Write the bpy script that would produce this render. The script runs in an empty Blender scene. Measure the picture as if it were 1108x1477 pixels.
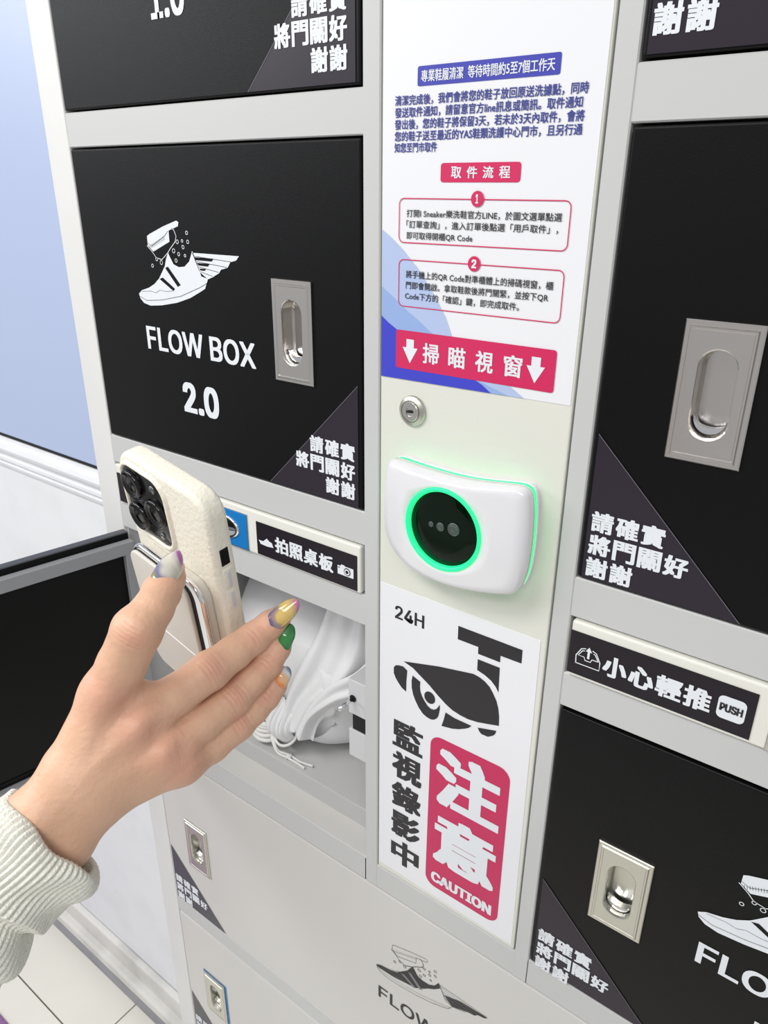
import bpy, bmesh, math, random, os
import numpy as np
from mathutils import Vector, Matrix
random.seed(4)
C = bpy.context.scene.collection
S = bpy.context.scene

# ---------------------------------------------------------------- camera
cam = bpy.data.cameras.new('camera'); camo = bpy.data.objects.new('camera', cam); C.objects.link(camo)
R = [[0.8011793832019118, 0.5983855739960545, 0.006804466593085534], [0.24163553802854768, -0.3130819041634984, -0.918472638703523], [-0.5474704217524983, 0.7375055431105385, -0.3954259869904497]]
CAM = Vector((0.35978131, -0.47889329, 0.67850867))
camo.matrix_world = Matrix(((R[0][0], -R[1][0], -R[2][0], CAM.x), (R[0][1], -R[1][1], -R[2][1], CAM.y), (R[0][2], -R[1][2], -R[2][2], CAM.z), (0, 0, 0, 1)))
cam.sensor_fit = 'VERTICAL'; cam.sensor_height = 36; cam.sensor_width = 27; cam.lens = 1078.08 / 1477 * 36
cam.clip_start = .01; cam.clip_end = 50
S.camera = camo
# ---------------------------------------------------------------- world and lights
w = bpy.data.worlds.new('world'); S.world = w; w.use_nodes = True
w.node_tree.nodes['Background'].inputs[0].default_value = (.965, .975, 1, 1)
w.node_tree.nodes['Background'].inputs[1].default_value = .54
def area(name, loc, target, sx, sy, power, col):
    l = bpy.data.lights.new(name, 'AREA'); l.shape = 'RECTANGLE'; l.size = sx; l.size_y = sy; l.energy = power; l.color = col
    o = bpy.data.objects.new(name, l); C.objects.link(o); o.location = loc
    o.rotation_euler = (Vector(target) - Vector(loc)).to_track_quat('-Z', 'Y').to_euler()
    return o
area('ceiling_lamp', (-.6, -1.1, 1.75), (-.6, -1.1, 0), 1.2, .5, 27, (1, .98, .94))
area('ceiling_lamp', (.9, -1.5, 1.75), (.9, -1.5, 0), 1.2, .5, 23, (1, .98, .94))
area('shop_window_light', (-3.0, -2.1, 1.72), (-.2, 0, .7), 1.6, .9, 42, (.96, .98, 1))
S.view_settings.view_transform = 'Standard'; S.view_settings.look = 'None'; S.view_settings.gamma = 1
S.view_settings.use_curve_mapping = False; S.view_settings.exposure = -.18
try:
    S.cycles.max_bounces = 8
except Exception: pass

# ---------------------------------------------------------------- materials
def lin(c):
    c = c / 255
    return c / 12.92 if c <= .04045 else ((c + .055) / 1.055) ** 2.4
def rgb(r, g, b): return (lin(r), lin(g), lin(b), 1)
def mat(name, col, rough=.5, metal=0, bump=0, scale=300, var=0, vscale=8, sss=0, coat=0, aniso=0, emit=None, estr=0, spec=None):
    m = bpy.data.materials.new(name); m.use_nodes = True; nt = m.node_tree; b = nt.nodes['Principled BSDF']
    b.inputs['Base Color'].default_value = col; b.inputs['Roughness'].default_value = rough; b.inputs['Metallic'].default_value = metal
    if spec is not None: b.inputs['Specular IOR Level'].default_value = spec
    if coat: b.inputs['Coat Weight'].default_value = coat; b.inputs['Coat Roughness'].default_value = .08
    if sss:
        b.inputs['Subsurface Weight'].default_value = sss; b.inputs['Subsurface Radius'].default_value = (1, .35, .2); b.inputs['Subsurface Scale'].default_value = .006
    if emit: b.inputs['Emission Color'].default_value = emit; b.inputs['Emission Strength'].default_value = estr
    if bump or var:
        tc = nt.nodes.new('ShaderNodeTexCoord')
    if bump:
        n = nt.nodes.new('ShaderNodeTexNoise'); n.inputs['Scale'].default_value = scale; n.inputs['Detail'].default_value = 3
        nt.links.new(tc.outputs['Object'], n.inputs['Vector'])
        if aniso:
            mp = nt.nodes.new('ShaderNodeMapping'); mp.inputs['Scale'].default_value = (1, 1, aniso)
            nt.links.new(tc.outputs['Object'], mp.inputs['Vector']); nt.links.new(mp.outputs[0], n.inputs['Vector'])
        bp = nt.nodes.new('ShaderNodeBump'); bp.inputs['Strength'].default_value = bump; bp.inputs['Distance'].default_value = .001
        nt.links.new(n.outputs['Fac'], bp.inputs['Height']); nt.links.new(bp.outputs[0], b.inputs['Normal'])
    if var:
        n2 = nt.nodes.new('ShaderNodeTexNoise'); n2.inputs['Scale'].default_value = vscale; n2.inputs['Detail'].default_value = 5
        nt.links.new(tc.outputs['Object'], n2.inputs['Vector'])
        mx = nt.nodes.new('ShaderNodeMix'); mx.data_type = 'RGBA'; mx.inputs['A'].default_value = col
        mx.inputs['B'].default_value = tuple(c * (1 - var) for c in col[:3]) + (1,)
        rp = nt.nodes.new('ShaderNodeMapRange'); rp.inputs['From Min'].default_value = .45; rp.inputs['From Max'].default_value = .75
        nt.links.new(n2.outputs['Fac'], rp.inputs['Value']); nt.links.new(rp.outputs[0], mx.inputs['Factor'])
        nt.links.new(mx.outputs['Result'], b.inputs['Base Color'])
    return m
M = {}
M['stile'] = mat('white_stile', rgb(222, 222, 221), .45, bump=.05, scale=500, var=.04)  # left upright, whiter than the rails
M['rail'] = mat('light_grey_paint', rgb(196, 197, 197), .42, bump=.06, scale=600)
M['panel'] = mat('cream_powder_coat', rgb(220, 220, 212), .48, bump=.12, scale=900)
M['wdoor'] = mat('white_door_paint', rgb(208, 206, 203), .4, bump=.05, scale=700)
M['strip'] = mat('cream_strip', rgb(228, 227, 219), .4)
M['bdoor'] = mat('black_powder_coat', rgb(10, 10, 12), .40, bump=.2, scale=1400, spec=.17)
M['tri'] = mat('dark_plum_sticker', rgb(46, 40, 50), .35, spec=.25)
M['gtri'] = mat('dark_grey_sticker', rgb(72, 72, 78), .4)
M['labelblack'] = mat('black_label', rgb(34, 29, 36), .35, spec=.25)
M['white'] = mat('white_print', rgb(226, 230, 236), .5)
M['pblack'] = mat('black_print', rgb(34, 32, 36), .5)
M['edge'] = mat('sticker_edge', rgb(120, 116, 124), .4)
M['dark'] = mat('dark_gap', rgb(22, 22, 24), .8)
M['inner'] = mat('inner_grey', rgb(196, 196, 196), .45)
M['steel'] = mat('brushed_steel', (.66, .63, .60, 1), .26, 1, bump=.10, scale=160, aniso=14)
M['steel2'] = mat('satin_nickel', (.60, .59, .53, 1), .32, 1, bump=.06, scale=200)
M['chrome'] = mat('chrome', (.82, .82, .84, 1), .1, 1)
M['bluefilm'] = mat('blue_protective_film', rgb(28, 120, 190), .25)
M['paper'] = mat('poster_paper', rgb(232, 233, 238), .35)
M['navy'] = mat('navy_ink', rgb(52, 60, 140), .5)
M['indigo'] = mat('indigo_ink', rgb(62, 66, 172), .4)
M['royal'] = mat('royal_blue_ink', rgb(62, 66, 196), .4)
M['blue1'] = mat('pale_blue_ink', rgb(176, 192, 228), .4)
M['blue2'] = mat('mid_blue_ink', rgb(146, 172, 222), .4)
M['crim'] = mat('crimson_ink', rgb(206, 38, 92), .4)
M['crimd'] = mat('dark_crimson_ink', rgb(196, 30, 88), .4)
M['shell'] = mat('glossy_white_plastic', rgb(226, 226, 230), .12, coat=.4)
M['glow'] = mat('green_led', rgb(20, 220, 120), .4, emit=(.02, 1, .22, 1), estr=1.5)
M['ring'] = mat('green_led_ring', rgb(20, 200, 140), .4, emit=(.02, 1, .24, 1), estr=1.0)
M['glass'] = mat('scanner_black_glass', rgb(4, 20, 8), .1, spec=.2)
M['lensg'] = mat('lens_glass', rgb(60, 70, 66), .08, coat=1)
M['doorgrey'] = mat('dark_grey_paint', rgb(148, 149, 153), .4)
M['doortop'] = mat('charcoal_edge_paint', rgb(72, 73, 78), .45)
M['doorglass'] = mat('black_inner_panel', rgb(9, 10, 10), .28, spec=.2)
M['wall'] = mat('white_wall_paint', rgb(234, 236, 240), .6, bump=.1, scale=60, var=.06, vscale=14)
M['bluewall'] = mat('light_blue_board', rgb(178, 192, 224), .35)
M['whiteline'] = mat('white_line', rgb(235, 240, 245), .4)
M['skirtgrey'] = mat('grey_skirting', rgb(150, 151, 158), .5, var=.2, vscale=20)
M['skirtwhite'] = mat('scuffed_white_ledge', rgb(222, 220, 216), .5, var=.3, vscale=9)
M['tile'] = mat('beige_floor_tile', rgb(236, 233, 224), .35, var=.08, vscale=3)
M['grout'] = mat('dark_grout', rgb(106, 104, 92), .9)
M['purple'] = mat('purple_weave', rgb(150, 110, 160), .95, bump=1, scale=500, var=.5, vscale=260)
M['leather'] = mat('cream_pebbled_leather', rgb(232, 228, 214), .5, bump=.55, scale=420)
M['pblk'] = mat('phone_black', rgb(10, 10, 12), .2, spec=.3)
M['lens'] = mat('camera_lens', rgb(4, 4, 8), .1, spec=.5)
M['screen'] = mat('phone_screen', rgb(10, 10, 12), .08)
M['wallet'] = mat('stone_wallet_leather', rgb(206, 202, 194), .5, bump=.15, scale=400)
M['bag'] = mat('white_bag_cloth', rgb(226, 226, 228), .8, bump=.12, scale=900)
M['cord'] = mat('white_cord', rgb(232, 232, 230), .8, bump=.6, scale=900)
M['latch'] = mat('latch_plastic', rgb(205, 205, 208), .4)
M['knit'] = mat('cream_knit', rgb(236, 235, 225), .9, bump=1, scale=1100)

# skin: tone plus redness over the knuckles carried by a vertex attribute
def skin_mat():
    m = mat('skin', rgb(224, 186, 160), .46, bump=.4, scale=330, sss=.05)
    nt = m.node_tree; b = nt.nodes['Principled BSDF']
    at = nt.nodes.new('ShaderNodeAttribute'); at.attribute_name = 'flush'
    n = nt.nodes.new('ShaderNodeTexNoise'); n.inputs['Scale'].default_value = 45
    tc = nt.nodes.new('ShaderNodeTexCoord'); nt.links.new(tc.outputs['Object'], n.inputs['Vector'])
    m1 = nt.nodes.new('ShaderNodeMix'); m1.data_type = 'RGBA'
    m1.inputs['A'].default_value = rgb(222, 180, 152); m1.inputs['B'].default_value = rgb(212, 168, 139)
    nt.links.new(n.outputs['Fac'], m1.inputs['Factor'])
    m2 = nt.nodes.new('ShaderNodeMix'); m2.data_type = 'RGBA'; m2.inputs['B'].default_value = rgb(206, 140, 122)
    nt.links.new(m1.outputs['Result'], m2.inputs['A']); nt.links.new(at.outputs['Fac'], m2.inputs['Factor'])
    nt.links.new(m2.outputs['Result'], b.inputs['Base Color'])
    return m
M['skin'] = skin_mat()

def nail_mat(name, cols, scale, rough=.12):
    m = mat(name, cols[0], rough, coat=.8); nt = m.node_tree; b = nt.nodes['Principled BSDF']
    n = nt.nodes.new('ShaderNodeTexNoise'); n.inputs['Scale'].default_value = scale; n.inputs['Detail'].default_value = 1
    tc = nt.nodes.new('ShaderNodeTexCoord'); nt.links.new(tc.outputs['Object'], n.inputs['Vector'])
    r = nt.nodes.new('ShaderNodeValToRGB'); r.color_ramp.interpolation = 'EASE'
    e = r.color_ramp.elements; e[0].position = .30; e[0].color = cols[0]; e[1].position = .98; e[1].color = cols[-1]
    for i, c in enumerate(cols[1:-1]):
        x = e.new(.30 + .68 * (i + 1) / (len(cols) - 1)); x.color = c
    at = nt.nodes.new('ShaderNodeAttribute'); at.attribute_name = 'nail_t'
    ma = nt.nodes.new('ShaderNodeMath'); ma.operation = 'MULTIPLY_ADD'; ma.inputs[1].default_value = .55; nt.links.new(n.outputs['Fac'], ma.inputs[0]); nt.links.new(at.outputs['Fac'], ma.inputs[2])
    nt.links.new(ma.outputs[0], r.inputs['Fac']); nt.links.new(r.outputs['Color'], b.inputs['Base Color'])
    return m
M['nail_index'] = nail_mat('marbled_nail_polish', [rgb(136, 138, 92), rgb(112, 112, 146), rgb(200, 196, 184), rgb(212, 208, 194), rgb(196, 186, 186), rgb(150, 76, 150)], 90)
M['nail_middle'] = nail_mat('yellow_marbled_polish', [rgb(96, 92, 128), rgb(150, 130, 130), rgb(212, 182, 104), rgb(218, 188, 112), rgb(200, 170, 110), rgb(196, 120, 160)], 110)
M['nail_ring'] = nail_mat('green_polish', [rgb(30, 96, 44), rgb(44, 132, 60), rgb(36, 112, 48)], 110)
M['nail_pinky'] = nail_mat('orange_grey_polish', [rgb(130, 116, 150), rgb(226, 130, 60), rgb(220, 176, 130), rgb(206, 208, 210), rgb(110, 122, 140)], 110)

# ---------------------------------------------------------------- object helpers
def link(name, me, material, parent=None, smooth=False, label=None):
    if isinstance(me, bmesh.types.BMesh):
        bm = me; me = bpy.data.meshes.new(name); bm.normal_update(); bm.to_mesh(me); bm.free()
    if material and not me.materials: me.materials.append(material)
    n = len(me.vertices); co = np.empty(n * 3, 'f'); me.vertices.foreach_get('co', co); co = co.reshape(-1, 3)
    ctr = (co.min(0) + co.max(0)) / 2; co -= ctr; me.vertices.foreach_set('co', co.ravel()); me.update()
    if smooth: me.polygons.foreach_set('use_smooth', [True] * len(me.polygons))
    o = bpy.data.objects.new(name, me); C.objects.link(o)
    put(o, ctr, parent)
    if label: o['label'] = label
    return o
WL = {}
def put(o, loc, parent):
    WL[o.name] = Vector([float(x) for x in loc])
    if parent:
        o.parent = parent; o.location = WL[o.name] - WL[parent.name]
    else: o.location = WL[o.name]
def thing(name, loc, label, cat, group=None):
    o = bpy.data.objects.new(name, None); o.empty_display_size = .02; C.objects.link(o); put(o, loc, None)
    return tag(o, label, cat, group)
def tag(o, label, cat, group=None):
    o['label'] = label; o['category'] = cat
    if group: o['group'] = group
    return o
def struct(o): o['kind'] = 'structure'; return o

def add_box(bm, x0, x1, y0, y1, z0, z1, bev=0, seg=2):
    r = bmesh.ops.create_cube(bm, size=1)
    vs = r['verts']
    bmesh.ops.scale(bm, vec=(x1 - x0, y1 - y0, z1 - z0), verts=vs)
    bmesh.ops.translate(bm, vec=((x0 + x1) / 2, (y0 + y1) / 2, (z0 + z1) / 2), verts=vs)
    if bev:
        es = list({e for v in vs for e in v.link_edges})
        bmesh.ops.bevel(bm, geom=es, offset=bev, segments=seg, affect='EDGES', profile=.5)
def box(name, b, material, parent=None, bev=0, seg=2, label=None):
    bm = bmesh.new(); add_box(bm, *b, bev=bev, seg=seg)
    return link(name, bm, material, parent, label=label)
def poly(name, pts, y, material, parent=None, thick=.0002, label=None):
    """flat printed shape on a y = const plane; pts are (x, z)"""
    bm = bmesh.new(); add_poly(bm, pts, y, thick)
    return link(name, bm, material, parent, label=label)
def add_poly(bm, pts, y, thick=.0002):
    a = sum(pts[i][0] * pts[(i + 1) % len(pts)][1] - pts[(i + 1) % len(pts)][0] * pts[i][1] for i in range(len(pts)))
    if a < 0: pts = pts[::-1]
    f = [bm.verts.new((x, y - thick, z)) for x, z in pts]
    bm.faces.new(f)
    if thick > .0003:
        g = [bm.verts.new((x, y, z)) for x, z in pts]
        for i in range(len(pts)):
            j = (i + 1) % len(pts); bm.faces.new((f[j], f[i], g[i], g[j]))
def rrect(x0, x1, z0, z1, r, n=6):
    out = []
    for cx, cz, a0 in ((x1 - r, z1 - r, 0), (x0 + r, z1 - r, 90), (x0 + r, z0 + r, 180), (x1 - r, z0 + r, 270)):
        for k in range(n + 1):
            a = math.radians(a0 + 90 * k / n); out.append((cx + r * math.cos(a), cz + r * math.sin(a)))
    return out
def disc(cx, cz, rx, rz=None, n=28):
    rz = rz or rx
    return [(cx + rx * math.cos(2 * math.pi * k / n), cz + rz * math.sin(2 * math.pi * k / n)) for k in range(n)]
def add_stroke(bm, pts, y, wd, closed=False, thick=.0002):
    """flat printed line following (x, z) points"""
    n = len(pts); P = [Vector((x, z)) for x, z in pts]; L = []; Rr = []
    for i in range(n):
        a = P[i - 1] if (i or closed) else P[i]; b = P[(i + 1) % n] if (i < n - 1 or closed) else P[i]
        d = (b - a).normalized(); nn = Vector((-d.y, d.x)) * wd / 2
        L.append(bm.verts.new((P[i].x + nn.x, y - thick, P[i].y + nn.y))); Rr.append(bm.verts.new((P[i].x - nn.x, y - thick, P[i].y - nn.y)))
    for i in range(n if closed else n - 1):
        j = (i + 1) % n; bm.faces.new((Rr[i], Rr[j], L[j], L[i]))
def smooth_pts(pts, closed=True, it=2):
    for _ in range(it):
        out = []; n = len(pts)
        for i in range(n if closed else n - 1):
            a = pts[i]; b = pts[(i + 1) % n]
            out += [(a[0] * .75 + b[0] * .25, a[1] * .75 + b[1] * .25), (a[0] * .25 + b[0] * .75, a[1] * .25 + b[1] * .75)]
        if not closed: out = [pts[0]] + out + [pts[-1]]
        pts = out
    return pts

LATIN = None
try:
    for base in ('LOCAL', 'SYSTEM'):
        p = bpy.utils.resource_path(base)
        fp = os.path.join(p, 'datafiles', 'fonts', 'Inter.woff2')
        if p and os.path.exists(fp): LATIN = bpy.data.fonts.load(fp); break
except Exception: LATIN = None
def glyphs(s, latin=False):
    cu = bpy.data.curves.new('lettering', 'FONT'); cu.body = s; cu.size = 1; cu.resolution_u = 2
    if latin and LATIN: cu.font = LATIN
    o = bpy.data.objects.new('lettering_source', cu); C.objects.link(o)
    bpy.context.view_layer.update()
    me = bpy.data.meshes.new_from_object(o.evaluated_get(bpy.context.evaluated_depsgraph_get()))
    n = len(me.vertices); co = np.empty(n * 3, 'f'); me.vertices.foreach_get('co', co); co = co.reshape(-1, 3)[:, :2].copy()
    fs = [tuple(p.vertices) for p in me.polygons]
    bpy.data.objects.remove(o); bpy.data.curves.remove(cu); bpy.data.meshes.remove(me)
    return co, fs
def lettering(items, y, material, parent, bold=0, latin=False, name='lettering', label=None, rings=8):
    """items: (string, x0, x1, z0, z1); bold: stroke growth in metres"""
    V = []; F = []
    for s, x0, x1, z0, z1 in items:
        co, fs = glyphs(s, latin)
        mn, mx = co.min(0), co.max(0)
        b = bold
        q = (co - mn) / (mx - mn) * [x1 - x0 - 2 * b, z1 - z0 - 2 * b] + [x0 + b, z0 + b]
        offs = [(0, 0)]
        if b:
            bz = b * .55
            offs += [(sx_ * b, sz_ * bz) for sx_ in (-1, 0, 1) for sz_ in (-1, 0, 1) if (sx_ or sz_)]
            if b > .002: offs += [(sx_ * b * .5, sz_ * bz) for sx_ in (-1, 1) for sz_ in (-1, 1)] + [(sx_ * b, sz_ * bz * .5) for sx_ in (-1, 1) for sz_ in (-1, 1)]
        for k, (dx, dz) in enumerate(offs):
            base = len(V)
            V += [(p[0] + dx, y - .00015 - k * 4e-6, p[1] + dz) for p in q.tolist()]
            F += [tuple(base + i for i in f) for f in fs]
    me = bpy.data.meshes.new(name); me.from_pydata(V, [], F)
    return link(name, me, material, parent, label=label)

def tube(bm, pts, r, n=8, closed=False, cap=True):
    P = [Vector(p) for p in pts]; rings = []; m = len(P)
    up = Vector((0, 0, 1)); prev = None
    for i in range(m):
        a = P[i - 1] if (i or closed) else P[i]; b = P[(i + 1) % m] if (i < m - 1 or closed) else P[i]
        t = (b - a).normalized()
        if prev is None:
            u = t.cross(up if abs(t.z) < .9 else Vector((1, 0, 0))).normalized()
        else: u = (prev - t * prev.dot(t)).normalized()
        prev = u; v = t.cross(u); rr = r[i] if isinstance(r, (list, tuple)) else r
        rings.append([bm.verts.new(P[i] + (u * math.cos(2 * math.pi * k / n) + v * math.sin(2 * math.pi * k / n)) * rr) for k in range(n)])
    for i in range(m if closed else m - 1):
        A = rings[i]; B = rings[(i + 1) % m]
        for k in range(n): bm.faces.new((A[k], A[(k + 1) % n], B[(k + 1) % n], B[k]))
    if cap and not closed: bm.faces.new(rings[0][::-1]); bm.faces.new(rings[-1])
def loft(bm, rings, cap_last=True, cap_first=False):
    """rings: lists of (x, y, z), same length"""
    vr = [[bm.verts.new(p) for p in r] for r in rings]; n = len(vr[0])
    for A, B in zip(vr, vr[1:]):
        for k in range(n): bm.faces.new((A[k], A[(k + 1) % n], B[(k + 1) % n], B[k]))
    if cap_last: bm.faces.new(vr[-1])
    if cap_first: bm.faces.new(vr[0][::-1])
    bmesh.ops.recalc_face_normals(bm, faces=bm.faces)
    return vr

# ================================================================ room
FZ = -1.04; WY = .12
fl = struct(box('floor', (-3, 2.2, -2.6, WY, FZ - .05, FZ - .004), M['grout']))
tile0 = None; T0 = .6
for i in range(-5, 4):
    for j in range(-5, 1):
        x0 = -.762 + T0 * i; y0 = -.034 + T0 * (j - 0); y1 = y0 + T0
        if j == 0: y1 = min(y1, WY)
        if x0 < -3.1 or x0 > 1.7 or y0 < -2.6: continue
        if j == 0:
            box('floor_tile', (x0 + .0015, x0 + T0 - .0015, y0 + .0015, y1, FZ - .006, FZ), M['tile'], fl, .0008, 1)
        elif tile0 is None:
            tile0 = box('floor_tile', (x0 + .0015, x0 + T0 - .0015, y0 + .0015, y0 + T0 - .0015, FZ - .006, FZ), M['tile'], fl, .0008, 1)
        else:
            t = bpy.data.objects.new('floor_tile', tile0.data); C.objects.link(t); put(t, (x0 + T0 / 2, y0 + T0 / 2, FZ - .003), fl)
struct(box('wall_back', (-3, -.4345, WY, WY + .1, FZ - .05, 1.7), M['wall']))
struct(box('wall_right', (.6, 2.2, WY, WY + .1, FZ - .05, 1.7), M['wall']))
# chair rail moulding
bm = bmesh.new()
prof = [(.0, .229), (.006, .231), (.008, .237), (.006, .241), (.0085, .245), (.013, .2475), (.013, .253), (.009, .256), (.009, .262), (.013, .266), (.020, .268), (.022, .274), (.020, .281), (.012, .285), (.012, .291), (.0, .2935)]
loft(bm, [[(x, WY - d, z) for d, z in prof] for x in (-3, -.4345)], True, True)
struct(link('trim_1', bm, M['wall'], smooth=False))
bm = bmesh.new(); add_box(bm, -3, -.4345, WY - .034, WY, FZ + .05, FZ + .078, .006, 3); add_box(bm, -3, -.4345, WY - .016, WY, FZ + .07, FZ + .13, .005, 3)
bs = struct(link('baseboard_left', bm, M['skirtwhite']))
box('skirting_board', (-3, -.4345, WY - .030, WY - .002, FZ, FZ + .052), M['skirtgrey'], bs, .002)
# pale blue board with its white outline lettering
bb = thing('wall_board', (-1, WY, .30), 'large glossy pale blue wall board with a white outlined curve, left of the lockers', 'board')
box('board', (-2.2, -.44, WY - .012, WY, .2965, 1.6), M['bluewall'], bb, .002)
box('gap_shade_strip', (-2.2, -.44, WY - .0125, WY - .002, .2935, .2972), M['dark'], bb)  # dark strip coloured as the shadow gap under the board
bm = bmesh.new()
lp = [(-.700, .95), (-.7014, .90), (-.7014, .8499), (-.7015, .8375), (-.7027, .8180), (-.710, .8030), (-.722, .7965), (-.738, .7965), (-.752, .803), (-.760, .815), (-.762, .835), (-.762, .95)]
add_stroke(bm, smooth_pts(lp, False, 2), WY - .012, .0055)
link('outline_mark', bm, M['whiteline'], bb)
# purple mat
pm = thing('floor_mat', (-1.3, -.3, FZ), 'purple speckled woven mat lying on the beige floor tiles', 'mat')
box('mat_body', (-1.75, -.80, -.62, -.108, FZ, FZ + .007), M['purple'], pm, .002)

# ================================================================ locker cabinet
XL0, XL1, XR0, XR1 = -.3912, -.0195, .1831, .5550
OL, OR = -.4323, .596
ZA, ZB0, ZB1, ZL0, ZL1, ZN, ZW1, ZW0, ZV1, ZV0 = .748, .4171, .7138, .3323, .3809, .2978, -.0367, -.3323, -.365, -.661
TOP = 1.09; G = .0016
cab = thing('locker_cabinet', (.082, .2, FZ), 'tall grey steel parcel locker with black and white doors around a cream control panel', 'locker')
# carcass
bm = bmesh.new()
add_box(bm, OL, OL + .004, .002, .48, FZ, TOP); add_box(bm, OR - .004, OR, .002, .48, FZ, TOP)
add_box(bm, OL, OR, .476, .48, FZ, TOP); add_box(bm, OL, OR, .002, .48, TOP - .004, TOP); add_box(bm, OL, OR, .03, .48, FZ, FZ + .03)
link('carcass', bm, M['rail'], cab)
# front frame
bm = bmesh.new()
add_box(bm, OL, XL0 - G, 0, .022, FZ, TOP, .0015)
link('side_stile', bm, M['stile'], cab, label='whiter outer upright')
bm = bmesh.new()
FB = .0008
def fr(x0, x1, z0, z1, y0=0, d=.022): add_box(bm, x0, x1, y0, d, z0, z1, .0010, 1)
fr(XL1 + G, -.0016, ZW1 + G, TOP); fr(.1666, XR0 - G, ZW1 + G, TOP); fr(XR1 + G, OR, FZ, TOP)
for X0, X1 in ((XL0 - G, XL1 + G), (XR0 - G, XR1 + G)):
    for z0, z1 in ((ZB1 + G, ZA - G), (ZL1 + .0012, ZB0 - G), (ZN + (G if X0 > 0 else 0), ZL0 - .0012), (1.046, TOP)):
        fr(X0 - .002, X1 + .002, z0, z1, FB)
fr(XL1, XR0 - .0005, ZW1 + G, -.0016, .0004)
fr(XL0 - G, XL1 + .004, ZW1 + G, 0, .0004)
fr(XR0 - .004, XR1 + .004, ZW1 + G, -.0016, .0004)
fr(XL0 - G, XR1 + G, ZV1 + G, ZW0 - G, .0006); fr(XL0 - G, XR1 + G, ZV0 - .0327, ZV0 - G, .0006); fr(XL0 - G, XR1 + G, FZ, ZV0 - .33, .0006)
link('front_frame', bm, M['rail'], cab)
# near-black slabs that stand in for the shade behind the door gaps
bm = bmesh.new()
add_box(bm, XL0 - .01, XL1 + .01, .0215, .03, ZN + .006, TOP - .01)
add_box(bm, XL1 - .0, XR1 + .01, .0215, .03, ZW1 - .01, TOP - .01)
add_box(bm, XL0 - .01, XR1 + .01, .0215, .03, FZ + .03, ZW1 + .02)
link('gap_shade_slabs', bm, M['dark'], cab)

def make_handle(cx, cz, y, parent, material, hw=.0228, hh=.0440, label=None, land=False):
    """rectangular flush pull with a stepped border and a rounded slot sunk into the door"""
    ang = sorted(set([2 * math.pi * k / 64 for k in range(64)] + [math.atan2(a * hh, b * hw) % (2 * math.pi) for a in (1, -1) for b in (1, -1)]))
    def rect(a, b, yy):
        out = []
        for t in ang:
            # place by parameter so corners stay exact
            c, s = math.cos(t), math.sin(t)
            k = min(hw / abs(c) if abs(c) > 1e-9 else 1e9, hh / abs(s) if abs(s) > 1e-9 else 1e9)
            out.append((cx + c * k * a / hw, yy, cz + s * k * b / hh))
        return out
    def stad(a, b, yy):
        out = []
        for t in ang:
            c, s = math.cos(t), math.sin(t); e = b - a
            # stadium outline hit by the ray from the centre
            if abs(c) > 1e-9 and abs(s) * a / abs(c) <= e: out.append((cx + math.copysign(a, c), yy, cz + s * a / abs(c)))
            else:
                sz = math.copysign(e, s); bq = s * sz; k = bq + math.sqrt(max(0, bq * bq - (e * e - a * a))); out.append((cx + c * k, yy, cz + s * k))
        return out
    sw, sh = (.0112, .0272) if not land else (.0245, .011)
    bm = bmesh.new()
    if not land:
        rings = [rect(hw, hh, y), rect(hw, hh, y - .0016), rect(hw - .0007, hh - .0007, y - .0023), rect(hw - .0030, hh - .0030, y - .0023), rect(hw - .0038, hh - .0038, y - .0034), rect(hw - .0050, hh - .0050, y - .0034), rect(hw - .0055, hh - .0055, y - .0029),
                 stad(sw + .0012, sh + .0012, y - .0029), stad(sw + .0004, sh + .0004, y - .0024), stad(sw, sh, y - .0010), stad(sw, sh, y + .0105), stad(sw - .0015, sh - .0015, y + .0125)]
    else:
        rings = [rect(hw, hh, y), rect(hw, hh, y - .0016), rect(hw - .0006, hh - .0006, y - .0022), stad2(cx, cz, .012, y - .0022, ang), stad2(cx, cz, .0112, y - .001, ang), stad2(cx, cz, .008, y + .006, ang)]
    loft(bm, rings)
    h = link('flush_pull', bm, material, parent, label=label)
    if not land:
        bm = bmesh.new()   # curved catch lip low in the slot
        pr = []
        for yy, k in ((y + .0095, 1), (y + .0035, .98), (y + .0025, .9)):
            pr.append([(cx + sw * k * .97 * math.cos(t), yy, cz - (sh - sw) - sw * k * .97 * math.sin(t) * .98) for t in [math.pi * q / 16 for q in range(17)]] +
                      [(cx + sw * k * .97 * math.cos(t), yy, cz - (sh - sw) - sw * .55 * k * math.sin(t)) for t in [math.pi * (16 - q) / 16 for q in range(1, 16)]])
        loft(bm, pr)
        link('catch_lip', bm, M['chrome'], h)
    return h
def stad2(cx, cz, r, yy, ang): return [(cx + r * math.cos(t), yy, cz + r * math.sin(t)) for t in ang]

def make_door(x0, x1, z0, z1, material, hole=None, label=None, y=0.0):
    bm = bmesh.new(); add_box(bm, x0, x1, y, .020, z0, z1, .0016, 3)
    if hole:
        hx0, hx1, hz0, hz1 = hole
        for co, no in (((hx0, 0, 0), (1, 0, 0)), ((hx1, 0, 0), (1, 0, 0)), ((0, 0, hz0), (0, 0, 1)), ((0, 0, hz1), (0, 0, 1))):
            bmesh.ops.bisect_plane(bm, geom=bm.verts[:] + bm.edges[:] + bm.faces[:], plane_co=co, plane_no=no)
        bm.normal_update()
        kill = [f for f in bm.faces if abs(f.normal.y) > .9 and hx0 < f.calc_center_median().x < hx1 and hz0 < f.calc_center_median().z < hz1 and f.calc_center_median().y < .01]
        bmesh.ops.delete(bm, geom=kill, context='FACES')
    return link('door', bm, material, cab, label=label)
def hole_at(cx, cz): return (cx - .0178, cx + .0178, cz - .036, cz + .036)

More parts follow.
